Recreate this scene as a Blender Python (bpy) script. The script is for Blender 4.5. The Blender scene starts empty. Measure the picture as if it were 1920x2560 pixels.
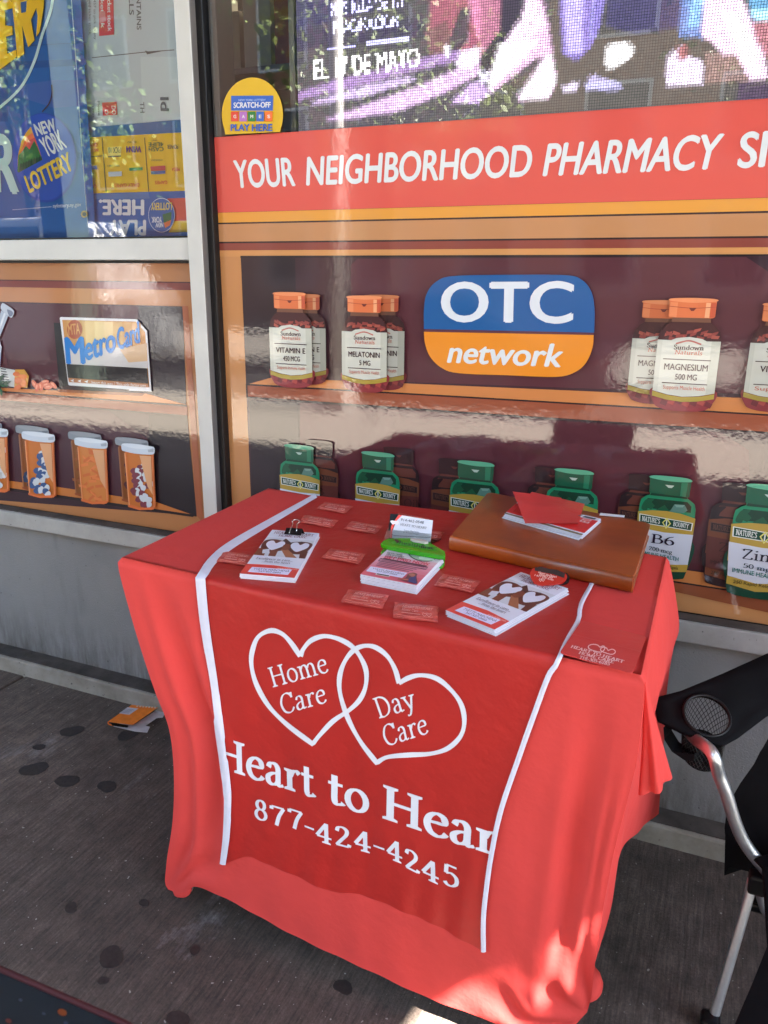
import bpy, bmesh, math, random
import numpy as np
from mathutils import Vector, Matrix
from mathutils.bvhtree import BVHTree

random.seed(7)
SC = bpy.context.scene
COL = SC.collection
R_ = math.radians

# ------------------------------------------------------------------ camera
CAM = Vector((0.0, 0.0, 1.5))
FPX = 1960.98
PITCH, YAW, ROLL = 0.29047146, -0.40295305, 0.00878678
_f = Vector((math.cos(PITCH)*math.sin(YAW), math.cos(PITCH)*math.cos(YAW), -math.sin(PITCH)))
_r = Vector((math.cos(YAW), -math.sin(YAW), 0.0))
_u = _r.cross(_f)
RIGHT = math.cos(ROLL)*_r + math.sin(ROLL)*_u
UP = -math.sin(ROLL)*_r + math.cos(ROLL)*_u
FWD = _f
cam_data = bpy.data.cameras.new('camera')
cam = bpy.data.objects.new('camera', cam_data)
COL.objects.link(cam)
cam.matrix_world = Matrix(((RIGHT.x, UP.x, -FWD.x, CAM.x), (RIGHT.y, UP.y, -FWD.y, CAM.y),
                           (RIGHT.z, UP.z, -FWD.z, CAM.z), (0, 0, 0, 1)))
cam_data.sensor_fit = 'VERTICAL'
cam_data.sensor_height = 36.0
cam_data.lens = 36.0*FPX/2560.0
cam_data.clip_start = 0.05
cam_data.clip_end = 400
cam_data.dof.use_dof = True
cam_data.dof.focus_distance = 1.85
cam_data.dof.aperture_fstop = 9.0
SC.camera = cam

# ------------------------------------------------------------------ light
EXPOSURE = 4.3
GAIN = 2.0**EXPOSURE
SUN_D = Vector((-0.58, 0.25, -0.77)).normalized()      # the way the sunlight travels
world = bpy.data.worlds.new('World')
SC.world = world
world.use_nodes = True
nt = world.node_tree
sky = nt.nodes.new('ShaderNodeTexSky')
sky.sky_type = 'NISHITA'
sky.sun_disc = False
sky.sun_elevation = math.asin(-SUN_D.z)
sky.sun_rotation = math.atan2(-SUN_D.x, -SUN_D.y)
nt.links.new(sky.outputs[0], nt.nodes['Background'].inputs[0])
nt.nodes['Background'].inputs[1].default_value = 0.055
sun_data = bpy.data.lights.new('sun', 'SUN')
sun_data.energy = 5.0
sun_data.angle = R_(0.25)
sun_data.color = (1.0, 0.95, 0.87)
sun = bpy.data.objects.new('sun', sun_data)
COL.objects.link(sun)
sun.rotation_euler = SUN_D.to_track_quat('-Z', 'Y').to_euler()
SC.view_settings.view_transform = 'Standard'
SC.view_settings.look = 'None'
SC.view_settings.gamma = 1.0
SC.view_settings.exposure = EXPOSURE
SC.render.engine = 'CYCLES'
SC.cycles.max_bounces = 8
SC.cycles.transparent_max_bounces = 12
SC.cycles.caustics_reflective = False
SC.cycles.caustics_refractive = False

# ------------------------------------------------------------------ survey: where a sight line meets a plane
def ray(u, v):
    return FWD + RIGHT*((u-960)/FPX) - UP*((v-1280)/FPX)
def ony(u, v, y):
    d = ray(u, v); return CAM + d*((y-CAM.y)/d.y)
def onz(u, v, z):
    d = ray(u, v); return CAM + d*((z-CAM.z)/d.z)
def onplane(p0, n):
    def g(u, v):
        d = ray(u, v); return CAM + d*((Vector(p0)-CAM).dot(n)/d.dot(n))
    return g
YW = 2.04                                   # the plane of the printed window film
def W(u, v): return ony(u, v, YW)
def A(x, y): return (x*.33755, y*.33755)
def B(x, y): return (500+x*.434, y*.434)
def C(x, y): return (1200+x*.434, y*.434)
def D(x, y): return (x*.36166, 620+y*.36166)
def E(x, y): return (540+x*.42194, 600+y*.42194)
def F(x, y): return (1220+x*.42194, 640+y*.42194)
def Z1(x, y): return (280+x*.434, 1200+y*.434)
def Z2(x, y): return (840+x*.5184, 1200+y*.5184)
def R3(x, y): return (400+x*.5425, 1500+y*.5425)
def R4(x, y): return (1300+x*.4566, 1550+y*.4566)
def R6(x, y): return (400+x*.6932, 2050+y*.6932)
def K2(x, y): return (580+x*.16878, 1230+y*.16878)
def K3(x, y): return (880+x*.15672, 1260+y*.15672)
def K4(x, y): return (1120+x*.33755, 1220+y*.33755)
def K7(x, y): return (x*.33755, 1680+y*.33755)

# ------------------------------------------------------------------ colour and materials
def lin(c):
    c = c/255.0
    return c/12.92 if c <= 0.04045 else ((c+0.055)/1.055)**2.4
def rgb(r, g, b): return (lin(r), lin(g), lin(b), 1.0)

def new_mat(name):
    m = bpy.data.materials.new(name); m.use_nodes = True
    return m, m.node_tree, m.node_tree.nodes['Principled BSDF']
def node(t, kind, **kw):
    n = t.nodes.new(kind)
    for k, v in kw.items():
        if k.startswith('i_'):
            n.inputs[k[2:].replace('_', ' ')].default_value = v
        else: setattr(n, k, v)
    return n
def coords(t, scale=(1, 1, 1), kind='Object'):
    tc = t.nodes.new('ShaderNodeTexCoord'); mp = t.nodes.new('ShaderNodeMapping')
    mp.inputs['Scale'].default_value = scale
    t.links.new(tc.outputs[kind], mp.inputs[0]); return mp.outputs[0]
def noise(t, vec, scale, detail=4, rough=.55):
    n = node(t, 'ShaderNodeTexNoise'); n.inputs['Scale'].default_value = scale
    n.inputs['Detail'].default_value = detail; n.inputs['Roughness'].default_value = rough
    t.links.new(vec, n.inputs['Vector']); return n.outputs['Fac']
def ramp(t, fac, stops):
    r = t.nodes.new('ShaderNodeValToRGB')
    e = r.color_ramp.elements
    e[0].position, e[0].color = stops[0]; e[1].position, e[1].color = stops[-1]
    for p, c in stops[1:-1]:
        k = e.new(p); k.color = c
    t.links.new(fac, r.inputs[0]); return r.outputs[0]
def mixc(t, fac, a, b, blend='MIX'):
    m = t.nodes.new('ShaderNodeMix'); m.data_type = 'RGBA'; m.blend_type = blend
    for k, v in ((0, fac), (6, a), (7, b)):
        if hasattr(v, 'is_output'): t.links.new(v, m.inputs[k])
        else: m.inputs[k].default_value = v
    return m.outputs[2]
def bump(t, h, strength, dist, bsdf, inp='Normal'):
    b = t.nodes.new('ShaderNodeBump'); b.inputs['Strength'].default_value = strength
    b.inputs['Distance'].default_value = dist
    t.links.new(h, b.inputs['Height']); t.links.new(b.outputs[0], bsdf.inputs[inp]); return b
def g4(v): return (v, v, v, 1)

def attr_mat(name, rough, coat=0.0, coat_rough=.03, bumpy=None, spec=.5, coat_ior=1.5, boost=1.0):
    m, t, p = new_mat(name)
    a = node(t, 'ShaderNodeAttribute', attribute_name='Col')
    t.links.new(a.outputs['Color'] if boost == 1 else mixc(t, 1.0, a.outputs['Color'], g4(boost), 'MULTIPLY'), p.inputs['Base Color'])
    p.inputs['Roughness'].default_value = rough
    p.inputs['Specular IOR Level'].default_value = spec
    p.inputs['Coat Weight'].default_value = coat
    p.inputs['Coat Roughness'].default_value = coat_rough
    p.inputs['Coat IOR'].default_value = coat_ior
    if bumpy:
        v = coords(t)
        n1 = noise(t, v, bumpy[0], 2); n2 = noise(t, v, bumpy[0]*6, 2)
        ma = node(t, 'ShaderNodeMath', operation='MULTIPLY_ADD'); ma.inputs[1].default_value = bumpy[3]
        t.links.new(n2, ma.inputs[0]); t.links.new(n1, ma.inputs[2])
        b = bump(t, ma.outputs[0], bumpy[1], bumpy[2], p, 'Coat Normal')
    return m
M = {}
M['film'] = attr_mat('printed_film', .55, 1.0, .035, (60, .3, .00042, .16), .2, 1.58, .84)
M['paper'] = attr_mat('printed_paper', .36, .15, .15, boost=1.3)
M['matte_print'] = attr_mat('matte_print', .6)
M['poster'] = attr_mat('poster_print', .4, .3, .15, boost=1.5)
M['vinyl'] = attr_mat('vinyl_sticker', .35, .4, .1)

def plain(name, col, rough=.5, metal=0.0, coat=0.0, nz=None, bmp=None, spec=.5, sheen=0):
    m, t, p = new_mat(name)
    p.inputs['Roughness'].default_value = rough; p.inputs['Metallic'].default_value = metal
    p.inputs['Coat Weight'].default_value = coat; p.inputs['Specular IOR Level'].default_value = spec
    p.inputs['Sheen Weight'].default_value = sheen
    v = coords(t)
    if nz:
        k = nz[1]
        c1 = tuple(x*(1-k) for x in col[:3])+(1,); c2 = tuple(min(1, x*(1+k)) for x in col[:3])+(1,)
        t.links.new(ramp(t, noise(t, v, nz[0], 5), [(.3, c1), (.7, c2)]), p.inputs['Base Color'])
    else: p.inputs['Base Color'].default_value = col
    if bmp: bump(t, noise(t, v, bmp[0], 4), bmp[1], bmp[2], p)
    return m
M['coral'] = plain('coral_stretch_fabric', (.69, .062, .054, 1), .8, nz=(3, .05), bmp=(16, .35, .010), spec=.25)
M['runner'] = plain('red_satin_fabric', (.48, .024, .019, 1), .48, nz=(4, .06), bmp=(12, .42, .012), spec=.35)
M['trim'] = plain('white_binding', (.74, .73, .84, 1), .65, nz=(30, .04), bmp=(700, .2, .0006))
M['ink'] = plain('white_fabric_ink', (.78, .78, .84, 1), .55)
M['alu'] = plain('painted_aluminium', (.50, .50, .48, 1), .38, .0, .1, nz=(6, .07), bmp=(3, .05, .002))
M['alu_dark'] = plain('dark_aluminium', (.18, .165, .155, 1), .4, .3, nz=(5, .15))  # darker grey-brown metal than the frame fronts
M['gasket'] = plain('black_rubber', (.006, .0055, .0065, 1), .4, spec=.3)
M['black'] = plain('black_plastic', (.006, .006, .0065, 1), .4, spec=.3)
M['black_fabric'] = plain('black_polyester', (.0042, .0042, .005, 1), .85, nz=(20, .25), bmp=(500, .4, .0008), spec=.12)
M['steel'] = plain('brushed_steel_tube', (.78, .80, .84, 1), .38, 1.0, nz=(30, .06), bmp=(300, .05, .0005))
M['wire'] = plain('nickel_wire', (.7, .66, .6, 1), .2, 1.0)
M['white_paper'] = plain('white_paper_edge', (.80, .80, .86, 1), .6, bmp=(900, .5, .0006))
M['cream'] = plain('cream_page_edge', (.62, .55, .42, 1), .7, bmp=(900, .6, .0006))
M['green'] = plain('green_plastic', (.05, .42, .005, 1), .18, coat=.3)
M['wood'] = plain('folding_table_resin', (.6, .6, .58, 1), .5)
M['teal_bag'] = plain('dark_teal_cloth', (.003, .008, .013, 1), .8, nz=(25, .4))
M['red_trim'] = plain('red_piping', (.06, .005, .008, 1), .7)

def leather():
    m, t, p = new_mat('cognac_leather')
    v = coords(t)
    t.links.new(ramp(t, noise(t, v, 6, 5), [(.3, (.22, .035, .003, 1)), (.55, (.36, .066, .005, 1)), (.75, (.46, .092, .007, 1))]), p.inputs['Base Color'])
    p.inputs['Roughness'].default_value = .33; p.inputs['Coat Weight'].default_value = .25; p.inputs['Coat Roughness'].default_value = .25
    bump(t, noise(t, v, 260, 3), .25, .0008, p); return m
M['leather'] = leather()

def stucco():
    m, t, p = new_mat('grey_stucco'); v = coords(t)
    base = ramp(t, noise(t, v, 2.2, 6, .6), [(.3, (.19, .19, .195, 1)), (.7, (.255, .25, .25, 1))])
    st = ramp(t, noise(t, coords(t, (7, 7, 1.0)), 1.4, 5, .6), [(.55, g4(1)), (.75, g4(.55))])
    sp = ramp(t, noise(t, v, 60, 2), [(.22, g4(.25)), (.27, g4(1))])
    c = mixc(t, 1.0, mixc(t, .7, base, st, 'MULTIPLY'), sp, 'MULTIPLY')
    sx = node(t, 'ShaderNodeSeparateXYZ'); t.links.new(v, sx.inputs[0])          # splash dirt above the kerb
    mr = node(t, 'ShaderNodeMapRange'); t.links.new(sx.outputs['Z'], mr.inputs[0]); mr.inputs[1].default_value = .26; mr.inputs[2].default_value = .06
    dn = node(t, 'ShaderNodeMath', operation='MULTIPLY'); t.links.new(mr.outputs[0], dn.inputs[0]); t.links.new(ramp(t, noise(t, coords(t, (14, 14, 3)), 1.0, 6, .7), [(.38, g4(0)), (.62, g4(1))]), dn.inputs[1])
    c = mixc(t, dn.outputs[0], c, (.07, .06, .052, 1))
    t.links.new(c, p.inputs['Base Color'])
    p.inputs['Roughness'].default_value = .62
    bump(t, noise(t, v, 210, 3, .6), .55, .004, p); return m
M['stucco'] = stucco()

def dirty(name, c1, c2, rough=.6):
    m, t, p = new_mat(name); v = coords(t)
    base = ramp(t, noise(t, v, 9, 8, .65), [(.32, c1), (.68, c2)])
    sp = ramp(t, noise(t, v, 70, 3), [(.27, g4(.2)), (.33, g4(1))])
    t.links.new(mixc(t, .9, base, sp, 'MULTIPLY'), p.inputs['Base Color'])
    p.inputs['Roughness'].default_value = rough
    bump(t, noise(t, v, 120, 4), .3, .002, p); return m
M['ledge'] = dirty('weathered_sill_paint', (.30, .29, .27, 1), (.40, .39, .365, 1))
M['ledge_top'] = dirty('grimy_ledge_top', (.030, .023, .018, 1), (.10, .082, .07, 1), .85)
M['kerb'] = dirty('base_kerb', (.20, .175, .14, 1), (.33, .30, .26, 1), .8)

def pavement():
    m, t, p = new_mat('stained_broomed_concrete'); v = coords(t)
    base = ramp(t, noise(t, v, 1.1, 7, .62), [(.30, (.046, .031, .023, 1)), (.48, (.084, .060, .047, 1)), (.68, (.150, .112, .090, 1))])
    pale = ramp(t, noise(t, coords(t, (1.6, 1.0, 1)), 2.7, 8, .7), [(.60, g4(0)), (.70, g4(.75))])
    c = mixc(t, pale, base, (.20, .18, .18, 1))
    broom = noise(t, coords(t, (130, 8, 1)), 1.0, 5, .75)
    c = mixc(t, .8, c, ramp(t, broom, [(.32, g4(.35)), (.66, g4(1.55))]), 'MULTIPLY')
    mott = noise(t, v, 16, 8, .7)
    c = mixc(t, .8, c, ramp(t, mott, [(.3, g4(.5)), (.7, g4(1.45))]), 'MULTIPLY')
    pit = ramp(t, noise(t, v, 130, 2, .5), [(.24, g4(.3)), (.31, g4(1))])
    c = mixc(t, .8, c, pit, 'MULTIPLY')
    grit = noise(t, v, 140, 6, .8)
    c = mixc(t, .8, c, ramp(t, grit, [(.3, g4(.45)), (.72, g4(1.5))]), 'MULTIPLY')
    spk = ramp(t, noise(t, v, 85, 1), [(.74, g4(0)), (.755, g4(1))])
    c = mixc(t, spk, c, (.34, .32, .28, 1))
    blot = ramp(t, noise(t, v, 5.5, 3, .5), [(.22, g4(.42)), (.36, g4(1))])
    c = mixc(t, 1.0, c, blot, 'MULTIPLY')
    # the strip by the shop is stained; further out the colour blends to plain pale
    sx = node(t, 'ShaderNodeSeparateXYZ'); t.links.new(v, sx.inputs[0])
    far = node(t, 'ShaderNodeMapRange'); t.links.new(sx.outputs['Y'], far.inputs[0])
    far.inputs[1].default_value = -.3; far.inputs[2].default_value = -1.2
    c = mixc(t, far.outputs[0], c, (.36, .32, .27, 1))
    t.links.new(c, p.inputs['Base Color'])
    p.inputs['Roughness'].default_value = .78
    mm = node(t, 'ShaderNodeMath', operation='ADD'); t.links.new(broom, mm.inputs[0]); t.links.new(grit, mm.inputs[1])
    bump(t, mm.outputs[0], .7, .006, p); return m
M['pavement'] = pavement()
M['gum'] = plain('old_gum', (.027, .020, .018, 1), .6, nz=(90, .3), bmp=(120, .4, .002))
M['asphalt'] = plain('asphalt', (.055, .052, .05, 1), .85, nz=(3, .3), bmp=(200, .5, .004))

def glass():
    m = bpy.data.materials.new('window_glass'); m.use_nodes = True; t = m.node_tree
    for n in list(t.nodes):
        if n.type == 'BSDF_PRINCIPLED': t.nodes.remove(n)
    tr = node(t, 'ShaderNodeBsdfTransparent'); tr.inputs[0].default_value = (.95, .96, .955, 1)
    gl = node(t, 'ShaderNodeBsdfGlossy'); gl.inputs['Roughness'].default_value = .0; gl.inputs[0].default_value = (1, 1, 1, 1)
    fr = node(t, 'ShaderNodeFresnel'); fr.inputs[0].default_value = 1.68
    mx = node(t, 'ShaderNodeMixShader')
    t.links.new(fr.outputs[0], mx.inputs[0]); t.links.new(tr.outputs[0], mx.inputs[1]); t.links.new(gl.outputs[0], mx.inputs[2])
    t.links.new(mx.outputs[0], t.nodes['Material Output'].inputs[0]); return m
M['glass'] = glass()
def clear_plastic():
    m = bpy.data.materials.new('clear_acrylic'); m.use_nodes = True; t = m.node_tree
    for n in list(t.nodes):
        if n.type == 'BSDF_PRINCIPLED': t.nodes.remove(n)
    tr = node(t, 'ShaderNodeBsdfTransparent'); tr.inputs[0].default_value = (.93, .93, .93, 1)
    gl = node(t, 'ShaderNodeBsdfGlossy'); gl.inputs['Roughness'].default_value = .08
    fr = node(t, 'ShaderNodeFresnel'); fr.inputs[0].default_value = 1.5
    mx = node(t, 'ShaderNodeMixShader')
    t.links.new(fr.outputs[0], mx.inputs[0]); t.links.new(tr.outputs[0], mx.inputs[1]); t.links.new(gl.outputs[0], mx.inputs[2])
    t.links.new(mx.outputs[0], t.nodes['Material Output'].inputs[0]); return m
M['clear'] = clear_plastic()
def emit_attr(name, strength):
    m = bpy.data.materials.new(name); m.use_nodes = True; t = m.node_tree
    p = t.nodes['Principled BSDF']; p.inputs['Base Color'].default_value = (.02, .02, .02, 1)
    a = node(t, 'ShaderNodeAttribute', attribute_name='Col')
    t.links.new(a.outputs['Color'], p.inputs['Emission Color']); p.inputs['Emission Strength'].default_value = strength; return m
M['led'] = emit_attr('led_pixels', 2.7/GAIN)
def emit(name, col, s):
    m, t, p = new_mat(name); p.inputs['Emission Color'].default_value = col; p.inputs['Emission Strength'].default_value = s; return m
M['troffer'] = emit('fluorescent_diffuser', (1, .95, .75, 1), 14.0/GAIN)
def red_vinyl():
    m, t, p = new_mat('translucent_red_vinyl')
    p.inputs['Base Color'].default_value = (.74, .060, .052, 1); p.inputs['Roughness'].default_value = .45
    p.inputs['Coat Weight'].default_value = .15; p.inputs['Coat Roughness'].default_value = .2; p.inputs['Alpha'].default_value = .9; p.inputs['Specular IOR Level'].default_value = .3
    bump(t, noise(t, coords(t), 30, 3), .4, .004, p); return m
M['red_vinyl'] = red_vinyl()
def packet():
    m, t, p = new_mat('red_foil_in_cellophane'); v = coords(t)
    t.links.new(ramp(t, noise(t, v, 60, 3), [(.3, (.52, .045, .036, 1)), (.7, (.80, .13, .10, 1))]), p.inputs['Base Color'])
    p.inputs['Roughness'].default_value = .4; p.inputs['Coat Weight'].default_value = .35; p.inputs['Coat Roughness'].default_value = .12; p.inputs['Specular IOR Level'].default_value = .3
    bump(t, noise(t, v, 60, 4, .6), .8, .010, p); return m
M['packet'] = packet()

# ------------------------------------------------------------------ object helpers
def tag(o, label=None, cat=None, group=None, kind=None):
    if label: o['label'] = label
    if cat: o['category'] = cat
    if group: o['group'] = group
    if kind: o['kind'] = kind
    return o
def empty(name, loc=(0, 0, 0)):
    o = bpy.data.objects.new(name, None); COL.objects.link(o); o.location = loc
    o.empty_display_size = .05
    return o
def link(name, me, parent=None):
    o = bpy.data.objects.new(name, me); COL.objects.link(o)
    if parent:
        o.parent = parent
        o.location = -Vector(world_loc(parent))
    return o
def world_loc(o):
    l = Vector(o.location)
    while o.parent: o = o.parent; l += Vector(o.location)
    return l
def mesh(name, verts, faces, mat, parent=None, cols=None, smooth=False):
    me = bpy.data.meshes.new(name)
    me.from_pydata([tuple(v) for v in verts], [], faces)
    me.materials.append(mat)
    if cols is not None:
        at = me.color_attributes.new('Col', 'FLOAT_COLOR', 'CORNER')
        buf = []
        for p in me.polygons:
            buf.extend(list(cols[p.index])*p.loop_total)
        at.data.foreach_set('color', buf)
    if smooth: me.polygons.foreach_set('use_smooth', [True]*len(me.polygons))
    me.update()
    return link(name, me, parent)
def bm_mesh(name, bm, mat, parent=None, smooth=False):
    bmesh.ops.recalc_face_normals(bm, faces=bm.faces[:])
    me = bpy.data.meshes.new(name); bm.to_mesh(me); bm.free()
    me.materials.append(mat)
    if smooth: me.polygons.foreach_set('use_smooth', [True]*len(me.polygons))
    return link(name, me, parent)
def box(name, lo, hi, mat, parent=None, bev=0.003, seg=2):
    bm = bmesh.new(); add_box(bm, lo, hi)
    if bev: bmesh.ops.bevel(bm, geom=bm.edges[:]+bm.verts[:], offset=bev, segments=seg, affect='EDGES', profile=.5)
    return bm_mesh(name, bm, mat, parent)
def add_box(bm, lo, hi):
    x0, y0, z0 = lo; x1, y1, z1 = hi
    v = [bm.verts.new(p) for p in ((x0, y0, z0), (x1, y0, z0), (x1, y1, z0), (x0, y1, z0), (x0, y0, z1), (x1, y0, z1), (x1, y1, z1), (x0, y1, z1))]
    for f in ((0, 1, 2, 3), (4, 5, 6, 7), (0, 1, 5, 4), (1, 2, 6, 5), (2, 3, 7, 6), (3, 0, 4, 7)): bm.faces.new([v[i] for i in f])
def prism(name, top, depth, mat, parent=None, bev=0.0):
    """top: list of 3-D points of the upper face; depth: vector to the lower face"""
    bm = bmesh.new(); depth = Vector(depth)
    a = [bm.verts.new(p) for p in top]; b = [bm.verts.new(Vector(p)+depth) for p in top]
    bm.faces.new(a); bm.faces.new(b[::-1])
    n = len(a)
    for i in range(n): bm.faces.new((a[i], b[i], b[(i+1) % n], a[(i+1) % n]))
    if bev: bmesh.ops.bevel(bm, geom=bm.edges[:]+bm.verts[:], offset=bev, segments=2, affect='EDGES', profile=.5)
    return bm_mesh(name, bm, mat, parent)
def catmull(pts, n=6, closed=False):
    P = [Vector(p) for p in pts]; out = []; m = len(P)
    rng = range(m) if closed else range(m-1)
    for i in rng:
        if closed: p0, p1, p2, p3 = P[i-1], P[i], P[(i+1) % m], P[(i+2) % m]
        else:
            p1, p2 = P[i], P[i+1]
            p0 = P[i-1] if i > 0 else p1*2-p2
            p3 = P[i+2] if i+2 < m else p2*2-p1
        for k in range(n):
            t = k/n
            out.append(.5*((2*p1)+(p2-p0)*t+(2*p0-5*p1+4*p2-p3)*t*t+(3*p1-p0-3*p2+p3)*t**3))
    if not closed: out.append(P[-1])
    return out
def tube(name, pts, rad, mat, parent=None, n=12, smooth=6):
    P = catmull(pts, smooth) if smooth else [Vector(p) for p in pts]
    vs, fs = [], []
    for i, p in enumerate(P):
        d = (P[min(i+1, len(P)-1)]-P[max(i-1, 0)]).normalized()
        a = d.cross(Vector((0.31, .17, .93))).normalized(); b = d.cross(a)
        for k in range(n):
            t = 2*math.pi*k/n; vs.append(p+(a*math.cos(t)+b*math.sin(t))*rad)
    for i in range(len(P)-1):
        for k in range(n): fs.append((i*n+k, i*n+(k+1) % n, (i+1)*n+(k+1) % n, (i+1)*n+k))
    fs.append(tuple(range(n))[::-1]); fs.append(tuple((len(P)-1)*n+k for k in range(n)))
    return mesh(name, vs, fs, mat, parent, smooth=True)

# ------------------------------------------------------------------ lettering
_cache = {}
def _raw_text(s):
    key = s
    if key in _cache: return _cache[key]
    cu = bpy.data.curves.new('t', 'FONT'); cu.body = s; cu.offset = 0; cu.resolution_u = 5
    o = bpy.data.objects.new('t', cu); COL.objects.link(o)
    me = bpy.data.meshes.new_from_object(o.evaluated_get(bpy.context.evaluated_depsgraph_get()))
    vs = [(v.co.x, v.co.y) for v in me.vertices]; fs = [tuple(p.vertices) for p in me.polygons]
    bpy.data.objects.remove(o); bpy.data.curves.remove(cu); bpy.data.meshes.remove(me)
    _cache[key] = (vs, fs); return _cache[key]
_H = None
def sans(s, bold=0.0):
    """polygons in units of the cap height, and the width"""
    global _H
    if _H is None:
        vs, _ = _raw_text('H'); _H = (min(v[1] for v in vs), max(v[1] for v in vs))
    vs, fs = _raw_text(s)
    x0 = min(v[0] for v in vs); x1 = max(v[0] for v in vs); h = _H[1]-_H[0]
    base = [[((vs[i][0]-x0)/h, (vs[i][1]-_H[0])/h) for i in f] for f in fs]
    if not bold: return base, (x1-x0)/h, False
    b = bold*1.3; out = []                       # heavier strokes: the shape laid down again, shifted by a stroke's gain
    for k, (dx, dy) in enumerate(((0, 0), (2*b, 0), (b, b*.6), (b, -b*.6))):
        out += [([(p[0]+dx, p[1]+dy) for p in q], k*2) for q in base]
    return out, (x1-x0)/h+2*b, True

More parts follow.
